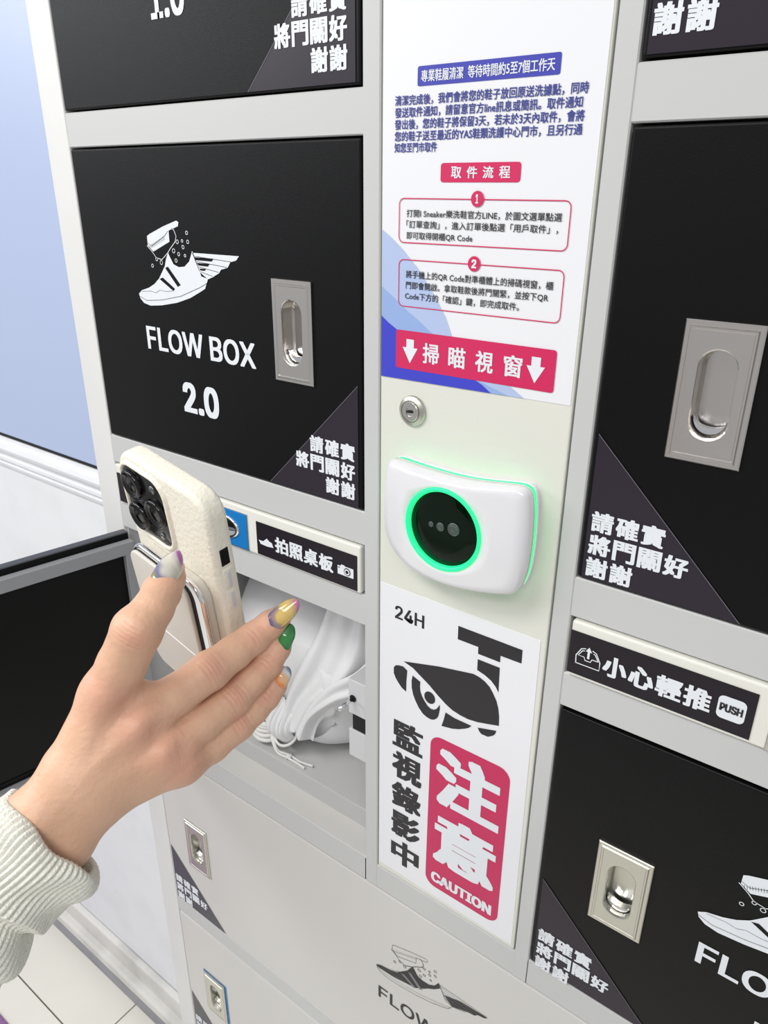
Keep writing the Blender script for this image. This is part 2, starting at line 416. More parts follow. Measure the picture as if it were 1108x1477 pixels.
# brush-and-winged-shoe print, drawn around its own origin (origin = lower-left of the word below it)
LOGO_O = (-.3012, .5256)
SHOE = [(-0.3061, 0.5809), (-0.3002, 0.5847), (-0.2891, 0.5877), (-0.2795, 0.592), (-0.2711, 0.5979), (-0.2605, 0.6099), (-0.2574, 0.6169), (-0.2536, 0.6225), (-0.2512, 0.6186), (-0.247, 0.6124), (-0.2396, 0.6102), (-0.2313, 0.6112), (-0.2239, 0.6162), (-0.2204, 0.6222), (-0.2185, 0.6259), (-0.216, 0.6216), (-0.2114, 0.6111), (-0.2085, 0.6038), (-0.1996, 0.6022), (-0.2023, 0.5975), (-0.2047, 0.5931), (-0.2131, 0.5891), (-0.2274, 0.5828), (-0.2477, 0.5767), (-0.2713, 0.5723), (-0.2893, 0.5704), (-0.2995, 0.5722), (-0.3048, 0.5764)]
SOLE = [(-0.3052, 0.5783), (-0.2944, 0.5751), (-0.2704, 0.5775), (-0.241, 0.5834), (-0.2125, 0.5934), (-0.2015, 0.5981)]
MUD = [(-0.3000, 0.5835), (-0.286, .5848), (-.278, .5838), (-.272, .5868), (-.262, .5862), (-.252, .5875)]
STRIPES = [[(-0.26, 0.6082), (-0.2557, 0.6098), (-0.2394, 0.594), (-0.2439, 0.5919)], [(-0.2704, 0.5974), (-0.2652, 0.5991), (-0.2484, 0.5898), (-0.251, 0.5875)]]
WING = [(-0.2188, 0.6242), (-0.1563, 0.6243), (-0.1603, 0.6205), (-0.1678, 0.6187), (-0.172, 0.6137), (-0.1809, 0.6115), (-0.1837, 0.6084), (-0.1931, 0.6041), (-0.1997, 0.6019), (-0.2106, 0.6078)]
SLOTS = [[(-0.2162, 0.6204), (-0.1897, 0.6205), (-0.1926, 0.6179), (-0.2144, 0.6179)], [(-0.2134, 0.6156), (-0.1954, 0.6156), (-0.1982, 0.6132), (-0.2111, 0.6134)], [(-0.2102, 0.6108), (-0.2011, 0.6109), (-0.2031, 0.6091), (-0.2091, 0.6092)]]
WLINES = [[(-.2150, .6212), (-.167, .6190)], [(-.213, .6167), (-.173, .6140)], [(-.211, .6122), (-.184, .6090)], [(-.209, .6080), (-.193, .6050)]]
BRUSH = [(-0.2829, 0.6362), (-0.2797, 0.638), (-0.2572, 0.6458), (-0.2372, 0.6514), (-0.2342, 0.6502), (-0.2353, 0.6466), (-0.2495, 0.6424), (-0.2498, 0.6325), (-0.2754, 0.6225), (-0.2831, 0.6276)]
BRIST = [(-.2829, .6300), (-.277, .6275), (-.256, .6375), (-.2505, .6420)]
FOAM = [(-0.2845, 0.6276), (-0.2769, 0.6219), (-0.2721, 0.617), (-0.2638, 0.6157), (-0.2542, 0.6222), (-0.2494, 0.6266), (-0.2415, 0.6328), (-0.2394, 0.6378), (-0.242, 0.6435), (-0.245, 0.6445)]
BUB = [(-0.2792, 0.6093, 9), (-0.2717, 0.6158, 9), (-0.2651, 0.613, 11), (-0.245, 0.6246, 11), (-0.2385, 0.6329, 10), (-0.2314, 0.634, 7), (-0.2235, 0.6335, 9), (-0.2239, 0.6413, 9), (-0.2309, 0.6286, 9), (-0.2381, 0.622, 9), (-0.2428, 0.616, 9), (-0.2291, 0.6211, 7)]
def logo(ox, oz, y, parent, sx=1.0, sz=1.0, dark=False):
    def T(p): return [(ox + (q[0] - LOGO_O[0]) * sx, oz + (q[1] - LOGO_O[1]) * sz) for q in p]
    fg = M['pblack'] if dark else M['white']; bg = parent.data.materials[0]
    bm = bmesh.new()
    if not dark:
        add_poly(bm, T(SHOE), y); add_poly(bm, T(WING), y); add_poly(bm, T(BRUSH), y)
    else:
        for p in (SHOE, WING, BRUSH): add_stroke(bm, T(p), y, .0005, True)
        add_poly(bm, T([(-.3061, .5809), (-.3002, .5847), (-.286, .5880), (-.276, .5925), (-.2605, .6099), (-.2536, .6225), (-.2512, .6186), (-.247, .6124), (-.2396, .6102), (-.2313, .6112), (-.2239, .6162), (-.2204, .6222), (-.219, .6255), (-.216, .6190), (-.224, .6100), (-.232, .6040), (-.238, .598), (-.248, .590), (-.262, .5855), (-.280, .5805), (-.296, .5790), (-.304, .5785)]), y)
        add_poly(bm, T([(-.2110, .6120), (-.1897, .6205), (-.1563, .6243), (-.1603, .6205), (-.1678, .6187), (-.172, .6137), (-.1809, .6115), (-.1931, .6050), (-.1997, .6019)]), y)
    r = .0017 * sx
    for cx, cz, q in BUB: add_stroke(bm, T(disc(cx, cz, .00017 * q, .00017 * q, 12)), y, .0006, True)
    add_stroke(bm, T(FOAM), y, .0007)
    link('shoe_print', bm, fg, parent)
    bm = bmesh.new(); y2 = y - .0002
    for p in STRIPES: add_poly(bm, T(p), y2)
    if not dark:
        for p in SLOTS: add_poly(bm, T(p), y2)
    for p in WLINES: add_stroke(bm, T(p), y2, .0004)
    add_stroke(bm, T(SOLE), y2, .0004); add_stroke(bm, T(MUD), y2, .0003)
    if not dark:
        add_stroke(bm, T(BRIST), y2, .0004)
        for k in range(14): add_stroke(bm, T([(-.2800 + k * .0018, .6246 + k * .0007), (-.2808 + k * .0018, .6280 + k * .0007)]), y2, .0003)
    else:
        for k in range(18): add_stroke(bm, T([(-.281 + k * .0018, .6290 + k * .0008 - .0035), (-.281 + k * .0018, .6290 + k * .0008)]), y2, .0004)
    link('shoe_print_detail', bm, bg if not dark else M['edge'], parent)

def char_rows(x0, ztop, p, right=False, xr=None, s=.0157):
    rows = ['請確實', '將門關好', '謝謝']; out = []
    for r, t in enumerate(rows):
        for k, ch in enumerate(t):
            x = (xr - (len(t) - k) * p + (p - s)) if right else x0 + k * p
            z = ztop - r * p
            out.append((ch, x, x + s, z - s, z))
    return out
def triangle(parent, pts, chars, material, y=0.0):
    t = poly('corner_sticker', pts, y - .0002, material, parent, .0003)
    bm = bmesh.new(); add_stroke(bm, [pts[0], pts[1]], y - .0006, .0004)
    link('sticker_edge', bm, M['edge'], t)
    lettering(chars, y - .0007, M['white'], t, bold=.00075, rings=6)

# black door, upper left (its lower part is in view)
hx, hz = -.094, .8945
dA = make_door(XL0, XL1, ZA, 1.0445, M['bdoor'], hole_at(hx, hz), 'black door numbered 1.0')
make_handle(hx, hz, 0, dA, M['steel'])
lettering([('1.0', -.2441, -.2005, .8085, .8415)], -.0002, M['white'], dA, bold=.0012, latin=True)
lettering([('FLOW BOX', -.3012, -.1433, .857, .8815)], -.0002, M['white'], dA, bold=.0006, latin=True)
triangle(dA, [(-.1330, ZA + .0015), (XL1 - .004, .859), (XL1 - .004, ZA + .0015)], char_rows(0, .8105, .0182, True, -.0305, .0167), M['tri'])
# black door 2.0 with the winged shoe print
hx, hz = -.0945, .5645
dB = make_door(XL0, XL1, ZB0, ZB1, M['bdoor'], hole_at(hx, hz), 'black door numbered 2.0 with a winged shoe print')
make_handle(hx, hz, 0, dB, M['steel'])
lettering([('FLOW BOX', -.3012, -.1433, .5256, .5502)], -.0002, M['white'], dB, bold=.0009, latin=True)
lettering([('2.0', -.2525, -.1990, .4665, .5000)], -.0002, M['white'], dB, bold=.0019, latin=True)
logo(-.3012, .5256, -.0002, dB)
triangle(dB, [(-.1325, ZB0 + .0015), (XL1 - .004, .5285), (XL1 - .004, ZB0 + .0015)], char_rows(0, .4765, .0180, True, -.0270, .0162), M['tri'])
# right column: upper, middle, lower
dC = make_door(XR0, XR1, ZA, 1.0445, M['bdoor'], hole_at(.2540, .8945))
make_handle(.2540, .8945, 0, dC, M['steel'])
triangle(dC, [(.2960, ZA + .0015), (XR0 + .003, .858), (XR0 + .003, ZA + .0015)][::1], char_rows(.1875, .8100, .0180, s=.0162), M['tri'])
dD = make_door(XR0, XR1, ZB0, ZB1, M['bdoor'], hole_at(.2540, .5650))
make_handle(.2540, .5650, 0, dD, M['steel'])
triangle(dD, [(.2960, ZB0 + .0015), (XR0 + .003, .5275), (XR0 + .003, ZB0 + .0015)], char_rows(.1886, .4722, .0179, s=.0162), M['tri'])
dE = make_door(XR0, XR1, .0005, .2968, M['bdoor'], hole_at(.2525, .1430), 'black door with shoe print, lower right')
make_handle(.2525, .1430, 0, dE, M['steel2'])
lettering([('FLOW BOX', .3180, .4760, .1120, .1355)], -.0002, M['white'], dE, bold=.0009, latin=True)
lettering([('3.0', .367, .420, .053, .0865)], -.0002, M['white'], dE, bold=.0012, latin=True)
logo(.3170, .1085, -.0002, dE)
triangle(dE, [(.2960, .002), (XR0 + .003, .1105), (XR0 + .003, .002)], char_rows(.1880, .0505, .0179, s=.0162), M['tri'])
# wide white doors
dW = make_door(XL0, XR1, ZW0, ZW1, M['wdoor'], hole_at(-.3225, -.1885), 'wide white door with black shoe print')
make_handle(-.3225, -.1885, 0, dW, M['steel2'])
lettering([('FLOW BOX', .0015, .1520, -.2150, -.1945)], -.0002, M['pblack'], dW, bold=.00045, latin=True)
logo(.003, -.2130, -.0002, dW, .98, .93, dark=True)
triangle(dW, [(-.2800, ZW0 + .0015), (XL0 + .003, -.2225), (XL0 + .003, ZW0 + .0015)], char_rows(-.3860, -.2780, .0179, s=.0158), M['gtri'])
dV = make_door(XL0, XR1, ZV0, ZV1, M['wdoor'], hole_at(-.3210, -.5080), 'lower wide white door with blue film around its pull')
bm = bmesh.new(); add_stroke(bm, [(-.3455, -.5535), (-.2965, -.5535), (-.2965, -.4625), (-.3455, -.4625)], -.0003, .0045, True); link('blue_film', bm, M['bluefilm'], dV)
make_handle(-.3210, -.5080, -.0008, dV, M['steel2'])
triangle(dV, [(-.2800, ZV0 + .0015), (XL0 + .003, -.5510), (XL0 + .003, ZV0 + .0015)], char_rows(-.3860, -.6060, .0179, s=.0158), M['gtri'])
dU = make_door(XL0, XR1, -.988, -.6935, M['wdoor'], hole_at(-.3210, -.836))
make_handle(-.3210, -.836, 0, dU, M['steel2'])

# pull-out strips
def make_strip(x0, x1, label):
    return box('drawer_front', (x0 + .0012, x1 - .0012, -.0022, .02, ZL0, ZL1), M['strip'], cab, .0020, 3, label)
sL = make_strip(XL0, XL1, 'cream pull-out strip with black shoe photo label')
def black_label(parent, x0, x1, z0, z1, y=-.0022):
    return box('label', (x0, x1, y - .0006, y, z0, z1), M['labelblack'], parent)
lb = black_label(sL, -.1549, -.0242, .3345, .3708)
yl = -.0030
lettering([(c, -.1290 + k * .0194, -.1290 + k * .0194 + .0182, .3440, .3618) for k, c in enumerate('拍照桌板')], yl, M['white'], lb, bold=.00085, rings=6)
bm = bmesh.new(); add_poly(bm, [(-0.1519, 0.3512), (-0.1454, 0.3512), (-0.1400, 0.3557), (-0.1368, 0.3533), (-0.1333, 0.3526), (-0.1313, 0.3478), (-0.14, 0.3468), (-0.1493, 0.3472)], yl)
link('shoe_icon', bm, M['white'], lb); bm = bmesh.new(); add_poly(bm, [(-.0472, .3555), (-.0435, .3555), (-.0428, .3572), (-.0390, .3572), (-.0383, .3563), (-.0281, .3563), (-.0281, .3464), (-.0472, .3464)], yl)
link('camera_icon', bm, M['white'], lb)
bm = bmesh.new(); add_poly(bm, disc(-.0355, .3513, .0040), yl - .0002); add_poly(bm, [(-.0464, .3541), (-.0442, .3541), (-.0442, .3532), (-.0464, .3532)], yl - .0002)
link('icon_detail', bm, M['labelblack'], lb)
bm = bmesh.new(); add_poly(bm, disc(-.0355, .3513, .0031), yl - .0004); link('icon_ring', bm, M['white'], lb)
bm = bmesh.new(); add_poly(bm, disc(-.0355, .3513, .0018), yl - .0006); link('icon_centre', bm, M['labelblack'], lb)
lb2 = black_label(sL, -.3872, -.2550, .3345, .3708)
fp = box('blue_film_plate', (-.2420, -.1680, -.0036, -.0022, .3338, .3738), M['bluefilm'], sL, .0006, 1)
ang = [2 * math.pi * k / 40 for k in range(40)]
bm = bmesh.new(); add_box(bm, -.2425, -.1672, -.0030, -.0022, .3333, .3743); link('plate_rim', bm, M['steel'], sL)
bm = bmesh.new()
loft(bm, [[(-.205 + a * math.cos(t), yy, .3538 + b * math.sin(t)) for t in ang] for a, b, yy in ((.0255, .0135, -.0036), (.0255, .0135, -.0050), (.0235, .0118, -.0056), (.021, .0095, -.0050), (.0195, .0080, -.0040))])
link('pull_cup', bm, M['chrome'], sL, True)
sR = make_strip(XR0, XR1, 'cream push strip with black label')
lb = black_label(sR, .1848, .3176, .3356, .3730)
lettering([(c, .2120 + k * .0198, .2120 + k * .0198 + .0185, .3440, .3628) for k, c in enumerate('小心輕推')], yl, M['white'], lb, bold=.0009, rings=6)
pb = poly('push_mark', rrect(.2940, .3122, .3454, .3636, .0038), yl, M['white'], lb)
lettering([('PUSH', .2955, .3106, .3512, .3580)], yl - .0003, M['pblack'], lb, bold=.0004, latin=True)
bm = bmesh.new()
add_stroke(bm, [(.1912, .3462), (.2098, .3462), (.2098, .3530), (.2062, .3600), (.2030, .3612)], yl, .0008); add_stroke(bm, [(.1912, .3458), (.1908, .3530), (.1945, .3600), (.1980, .3612)], yl, .0008)
add_stroke(bm, [(.2085, .3535), (.2035, .3535), (.2025, .3508), (.1982, .3508), (.1972, .3535), (.1925, .3535), (.1955, .3585), (.1972, .3590)], yl, .0008); add_stroke(bm, [(.2085, .3535), (.2055, .3585), (.2040, .3590)], yl, .0008)
add_poly(bm, [(.1995, .3530), (.2013, .3530), (.2013, .3590), (.2030, .3590), (.2004, .3632), (.1979, .3590), (.1995, .3590)], yl)
link('icon', bm, M['white'], lb)
lb3 = black_label(sR, .420, .551, .3345, .3708)
pl2 = box('pull_plate', (.3276, .401, -.0038, -.0022, .3333, .3743), M['steel'], sR, .0006, 1)

# photo niche
bm = bmesh.new(); z0n = .026
add_box(bm, XL0 - G, XL0 + .002, .004, .44, 0, ZN + .004); add_box(bm, XL1 - .0006, XL1 + .0018, .004, .44, 0, ZN + .004)
add_box(bm, XL0 - G, XL1 + G, .44, .444, 0, ZN + .004); add_box(bm, XL0 - G, XL1 + G, .0235, .44, ZN + .0005, ZN + .0045)
link('niche_lining', bm, M['inner'], cab)
bm = bmesh.new(); add_box(bm, XL0, XL1, .033, .44, z0n - .004, z0n, .0005, 1); add_box(bm, XL0, XL1, .032, .034, 0, z0n - .0005)
link('niche_floor', bm, M['inner'], cab)
box('niche_sill', (XL0 - .001, XL1 + .001, .002, .034, -.004, .0002), M['wdoor'], cab)
# latch block on the niche's right wall
bm = bmesh.new(); add_box(bm, -.0540, -.0212, .018, .046, .1690, .2120, .0006, 1); add_box(bm, -.0540, -.0212, .018, .046, .1120, .1480, .0006, 1); add_box(bm, -.0240, -.0205, .0150, .050, .1000, .2250, .0004, 1)
lt = link('latch_block', bm, M['latch'], cab)
box('latch_slot', (-.0500, -.0212, .020, .045, .1480, .1690), M['dark'], lt)
bm = bmesh.new(); tube(bm, [(-.0475, .019, .1895), (-.0475, -.005, .1895)], .0022, 12); link('latch_bolt', bm, M['chrome'], lt, True)
bm = bmesh.new(); tube(bm, [(-.0475, .0178, .1895), (-.0475, .0172, .1895)], .0042, 16); link('bolt_hole', bm, M['dark'], lt)

# niche door, swung open about its left edge
phi = math.radians(101)
dx, dy = math.cos(phi), -math.sin(phi)          # along the door from its hinge
nx, ny = math.sin(phi), math.cos(phi)           # normal of the inside face (towards +x)
def dpt(s, t, z): return (XL0 + .0005 + dx * s + nx * t, -.002 + dy * s + ny * t, z)
def dbox(bm, s0, s1, t0, t1, z0, z1, bev=.0006):
    b2 = bmesh.new(); add_box(b2, s0, s1, t0, t1, z0, z1, bev, 1)
    me = bpy.data.meshes.new('tmp'); b2.to_mesh(me); b2.free()
    for v in me.vertices: v.co = dpt(v.co.x, v.co.y, v.co.z)
    bm.from_mesh(me); bpy.data.meshes.remove(me)
DZ0, DZ1, DW = .0005, .2968, .3715
bm = bmesh.new(); dbox(bm, 0, DW, 0, .0125, DZ0, DZ1, .0012)
od = link('door', bm, M['doortop'], cab, label='black door swung open towards the viewer')
bm = bmesh.new(); dbox(bm, -.001, DW - .004, .0135, .024, DZ1 - .0245, DZ1 - .0085); dbox(bm, -.001, DW - .004, .0135, .024, DZ0 + .004, DZ0 + .018)
dbox(bm, -.001, .011, .0135, .024, DZ0 + .018, DZ1 - .024); dbox(bm, DW - .020, DW - .004, .0135, .024, DZ0 + .018, DZ1 - .024)
link('door_rim', bm, M['doorgrey'], od)
bm = bmesh.new(); dbox(bm, .008, DW - .015, .0126, .0150, DZ0 + .012, DZ1 - .026); dbox(bm, .001, DW - .001, .0122, .0134, DZ0 + .002, DZ1 - .001, .0002); dbox(bm, .030, DW - .020, .0150, .0165, DZ0 + .019, DZ0 + .026)
link('door_liner', bm, M['doorglass'], od)

# ================================================================ control panel
pn = box('control_panel', (.0, .165, .0, .021, .0, 1.086), M['panel'], cab, .0012, 2, 'cream centre panel')
# cam lock
lk = thing('cylinder_lock', (.0325, 0, .5172), 'round nickel key lock on the cream panel just below the notice', 'lock')
bm = bmesh.new(); cx, cz = .0325, .5172
def circ(r, yy, n=40): return [(cx + r * math.cos(2 * math.pi * k / n), yy, cz + r * math.sin(2 * math.pi * k / n)) for k in range(n)]
loft(bm, [circ(.0126, 0), circ(.0126, -.0012), circ(.0118, -.0024), circ(.0092, -.0040), circ(.0088, -.0040), circ(.0086, -.0030), circ(.0080, -.0030)], True, True)
link('collar', bm, M['steel2'], lk)
bm = bmesh.new(); loft(bm, [circ(.0079, -.0028), circ(.0079, -.0044), circ(.0074, -.0049), circ(.0038, -.0049), circ(.0036, -.0042)], True, True); link('barrel', bm, M['steel'], lk)
bm = bmesh.new(); add_poly(bm, [(cx - .0034, cz - .0006), (cx - .0008, cz - .0010), (cx + .0034, cz - .0006), (cx + .0034, cz + .0006), (cx + .0006, cz + .0012), (cx - .0034, cz + .0006)], -.0050, .0002); link('keyway', bm, M['dark'], lk)

# ---- notice poster
po = thing('notice_poster', (.082, 0, .54), 'white printed notice with crimson boxes and blue corner, on the cream panel above the lock', 'poster')
YP = -.0004
pp = poly('sheet', [(.0012, .5410), (.1634, .5432), (.1640, 1.02), (.0012, 1.02)], 0, M['paper'], po, .0004)
def pol(name, pts, m, k=1): return poly(name, pts, YP - .0001 * k, M[m], po, .0001)
pol('blue_shape', [(.0012, .6515), (.0070, .6480), (.0132, .6437), (.0210, .6378), (.0279, .6314), (.0340, .6260), (.0387, .6208), (.0527, .6033), (.0605, .5921), (.0658, .5802), (.0700, .5700), (.1139, .5512), (.1284, .5427), (.0012, .5410)], 'blue1', 1)
pol('blue_shape', [(.0012, .6105), (.0120, .6035), (.0231, .5957), (.0350, .5885), (.0475, .5807), (.0700, .5660), (.0900, .5500), (.1157, .5425), (.0012, .5410)], 'blue2', 2)
pol('blue_shape', [(.0012, .5885), (.0080, .5838), (.0176, .5785), (.0400, .5690), (.0650, .5600), (.0865, .5507), (.0937, .5475), (.1016, .5423), (.0012, .5410)], 'royal', 3)
pol('heading_bar', rrect(.0304, .1346, .7434, .7552, .0014), 'indigo', 2)
YT = YP - .0003
lettering([('專業鞋履清潔  等待時間約5至7個工作天', .0335, .1310, .7456, .7528)], YT - .0001, M['white'], po, bold=.00012, rings=4)
L1 = [('清潔完成後，我們會將您的鞋子放回原送洗據點，同時', .0118, .1540, .7322, .7388), ('發送取件通知，請留意官方line訊息或簡訊。取件通知', .0118, .1510, .7248, .7314), ('發出後，您的鞋子將保留3天，若未於3天內取件，會將', .0118, .1530, .7174, .7240), ('您的鞋子送至最近的YAS鞋類洗護中心門市，且另行通', .0118, .1525, .7100, .7166), ('知您至門市取件', .0118, .0478, .7030, .7094)]
lettering(L1, YT, M['navy'], po, bold=.00014, rings=4)
pol('heading_button', rrect(.0514, .1130, .6838, .6960, .0022), 'crim', 2)
lettering([(c, .0600 + k * .0124, .0600 + k * .0124 + .0082, .6862, .6938) for k, c in enumerate('取件流程')], YT, M['white'], po, bold=.0002, rings=4)
for bx0, bx1, bz0, bz1, num, cz in ((.0168, .1500, .6432, .6732, '1', .6735), (.0172, .1498, .5975, .6312, '2', .6316)):
    bm = bmesh.new(); add_stroke(bm, rrect(bx0, bx1, bz0, bz1, .0042), YP - .0003, .0007, True); link('box_outline', bm, M['crim'], po)
    poly('number_badge', disc(.0820, cz, .0051), YP - .0005, M['crim'], po, .0002)
    lettering([(num, .0807 if num == '1' else .0800, .0829 if num == '1' else .0840, cz - .0031, cz + .0031)], YP - .0008, M['white'], po, bold=.0004, latin=True)
lettering([('打開I Sneaker樂洗鞋官方LINE，於圖文選單點選', .0234, .1446, .6606, .6660), ('「訂單查詢」，進入訂單後點選「用戶取件」，', .0234, .1428, .6532, .6586), ('即可取得開櫃QR Code', .0236, .0795, .6454, .6508),
           ('將手機上的QR Code對準櫃體上的掃碼視窗，櫃', .0237, .1430, .6180, .6238), ('門即會開啟。拿取鞋款後將門關緊，並按下QR', .0238, .1402, .6102, .6160), ('Code下方的「確認」鍵，即完成取件。', .0232, .1192, .6026, .6082)], YT - .0001, M['pblack'], po, bold=.00007, rings=4)
pol('scan_bar', rrect(.0155, .1502, .5500, .5795, .0022), 'crim', 4)
YB = YP - .0005
lettering([(c, .0408 + k * .0232, .0408 + k * .0232 + .0148, .5565, .5723) for k, c in enumerate('掃瞄視窗')], YB, M['white'], po, bold=.0004, rings=6)
for ax in (.0290, .1355):
    bm = bmesh.new(); add_poly(bm, [(ax - .0035, .5732), (ax + .0035, .5732), (ax + .0035, .5668), (ax + .0070, .5668), (ax, .5548), (ax - .0070, .5668), (ax - .0035, .5668)], YB)
    link('arrow', bm, M['white'], po)

# ---- caution sticker
cs = thing('caution_sticker', (.08, 0, .007), 'white sticker with black surveillance camera drawing and crimson caution block, below the scanner', 'sticker')
YC = -.0004
poly('sheet', [(.0014, .0075), (.1625, .0050), (.1600, .3515), (.0014, .3525)], 0, M['paper'], cs, .0004)
lettering([('24H', .0180, .0500, .3205, .3345)], YC, M['pblack'], cs, bold=.0005, latin=True)
lettering([(c, .0172, .0528, .2095 - k * .0385 - .0345, .2095 - k * .0385) for k, c in enumerate('監視錄影中')], YC, M['pblack'], cs, bold=.0017)
bm = bmesh.new()
def ap(p, sm=0): add_poly(bm, smooth_pts(p, True, sm) if sm else p, YC)
ap([(0.0847, 0.3373), (0.1455, 0.3373), (0.1456, 0.3244), (0.1264, 0.3240), (0.1264, 0.3175), (0.1053, 0.3174), (0.1051, 0.3241), (0.0848, 0.3239)])
ap([(0.1054, 0.312), (0.1266, 0.3122), (0.1272, 0.2873), (.1240, .2920), (0.1195, 0.2960), (.1130, .2990), (0.1055, 0.3010)])
ap([(0.0285, 0.2777), (0.0672, 0.2883), (0.1019, 0.2955), (.1080, .2948), (0.1133, 0.2929), (.1185, .2893), (0.1218, 0.2849), (.1260, .2780), (0.1284, 0.2709), (.1297, .2630), (0.1302, 0.2536), (.1200, .2505), (0.1098, 0.2475), (.1000, .2460), (0.0915, 0.2463), (.0830, .2480), (0.0757, 0.2514), (.0670, .2570), (0.0576, 0.2639), (0.0393, 0.2747)])
ap([(0.033, 0.2693), (.0322, .2570), (0.0322, 0.2451), (.0270, .2475), (0.0231, 0.2513), (.0198, .2555), (0.0176, 0.26), (0.0175, 0.2664), (.0195, .2695), (0.0227, 0.2709), (0.0283, 0.2719)])
ap([(0.0391, 0.2665), (0.0478, 0.2631), (.0476, .2580), (0.0481, 0.2532), (.0500, .2485), (0.0529, 0.2444), (.0565, .2405), (0.0603, 0.2387), (.0637, .2393), (0.0665, 0.2416), (0.0698, 0.2477), (.0700, .2430), (0.0693, 0.2375), (.0685, .2335), (0.0669, 0.2308), (.0640, .2280), (0.0608, 0.2268), (.0560, .2272), (0.0516, 0.229), (.0468, .2338), (0.043, 0.2398), (.0402, .2455), (0.0384, 0.2525), (.0380, .2600)])
ap(disc(.0586, .2504, .0060, .0065))
ap([(0.0762, 0.2422), (.0860, .2405), (0.1037, 0.2405), (.1010, .2370), (0.0973, 0.2343), (.0910, .2305), (0.0839, 0.2276), (0.0725, 0.2251), (.0745, .2330)])
ap([(0.1099, 0.2418), (0.1281, 0.2473), (.1275, .2440), (0.1258, 0.2410), (0.1205, 0.2369), (0.1139, 0.2366), (.1115, .2385)])
link('camera_print', bm, M['pblack'], cs)
poly('caution_block', rrect(.0615, .1455, .0195, .2110, .0120), YC, M['crimd'], cs, .0002)
YK = YC - .0003
lettering([('注', .0690, .1385, .1310, .2035), ('意', .0695, .1385, .0545, .1245)], YK, M['white'], cs, bold=.0037, rings=12)
lettering([('CAUTION', .0685, .1385, .0265, .0410)], YK, M['white'], cs, bold=.0010, latin=True)

# ---- code scanner
sc = thing('code_scanner', (.083, 0, .434), 'glossy white code scanner with a glowing green ring around black glass', 'scanner')
OUT = [(.0240, .4800), (.0400, .4785), (.0560, .4775), (.0822, .4768), (.1067, .4782), (.1299, .4815), (.1400, .4825), (.1452, .4805), (.1478, .4760), (.1498, .4625), (.1506, .4404), (.1495, .4168), (.1462, .4030), (.1425, .3965), (.1350, .3935), (.1125, .3892), (.0866, .3862), (.0593, .3872), (.0420, .3925), (.0294, .4010), (.0200, .4140), (.0172, .4364), (.0188, .4604), (.0205, .4740)]
OUTS = smooth_pts(OUT, True, 2)
ctr = (.0835, .4345)
def so(k, yy, off=0.0):
    r = []
    for x, z in OUTS:
        d = Vector((x - ctr[0], z - ctr[1])); L = d.length
        d = d * k + d / L * off
        r.append((ctr[0] + d.x, yy, ctr[1] + d.y))
    return r
bm = bmesh.new(); loft(bm, [so(1, 0, -.001), so(1, -.005, 0), so(1, -.006, -.0006), so(1, -.0062, -.002)], True, True); link('back_plate', bm, M['shell'], sc, False)
bm = bmesh.new(); loft(bm, [so(1, -.0062, -.0006), so(1, -.0100, -.0006)], True, True); link('light_band', bm, M['glow'], sc, False, label='glowing green band')
# domed front shell with a round opening
bm = bmesh.new()
RC = (.0812, .4360); RR = .0350
def dome(x, z):
    u = (x - ctr[0]) / .068; v = (z - ctr[1]) / .050
    return -.0180 - .0120 * (1 - .75 * min(1, u * u)) * (1 - .35 * min(1, v * v))
def ringpts(r, yy=None):
    out = []
    for x, z in OUTS:
        a = math.atan2(z - RC[1], x - RC[0]); px, pz = RC[0] + r * math.cos(a), RC[1] + r * math.sin(a)
        out.append((px, dome(px, pz) if yy is None else yy, pz))
    return out
rg = [so(1, -.0100, -.0008), so(1, -.0105, .0), so(1, -.0175, 0)]
e0 = [(x, dome(x, z) * .0 - .0195, z) for x, y_, z in so(1, 0, -.0010)]
e0 = [(x, min(-.0185, dome(x, z) + .0025), z) for x, y_, z in so(1, 0, -.0008)]
e1 = [(x, dome(x, z), z) for x, y_, z in so(1, 0, -.0030)]
rg += [e0, e1]
rp = ringpts(RR)
for k in (.25, .5, .75):
    rg.append([(a[0] * (1 - k) + b[0] * k, dome(a[0] * (1 - k) + b[0] * k, a[2] * (1 - k) + b[2] * k), a[2] * (1 - k) + b[2] * k) for a, b in zip(e1, rp)])
rg.append(rp)
RY = -.0285
rg.append([(RC[0] + (p[0] - RC[0]) * .985, p[1] + .0012, RC[1] + (p[2] - RC[1]) * .985) for p in rp])
loft(bm, rg, False)
link('shell', bm, M['shell'], sc, True)
bm = bmesh.new()
def cr(r, yy, n=72): return [(RC[0] + r * math.cos(2 * math.pi * k / n), yy, RC[1] + r * math.sin(2 * math.pi * k / n)) for k in range(n)]
loft(bm, [cr(.0347, -.020), cr(.0346, RY + .0002), cr(.0338, RY - .0008), cr(.0318, RY - .0002), cr(.0309, RY + .0020), cr(.0308, -.020)], False)
link('light_ring', bm, M['ring'], sc, True, label='glowing green ring')
bm = bmesh.new(); loft(bm, [cr(.0312, -.012), cr(.0310, RY + .0035), cr(.0305, RY + .0030), cr(.02, RY + .0028), cr(.01, RY + .0027)], True); link('scan_glass', bm, M['glass'], sc, True, label='black scanning glass')
for lx, lz, r in ((.0700, .4375, .0023), (.0785, .4375, .0036), (.0905, .4385, .0054)):
    bm = bmesh.new(); loft(bm, [[(lx + q * math.cos(t), yy, lz + q * math.sin(t)) for t in ang] for q, yy in ((r, RY + .0030), (r, RY + .0020), (r * .8, RY + .0014), (r * .7, RY + .0019), (r * .3, RY + .0012))]); link('sensor_lens', bm, M['lensg'], sc, True)

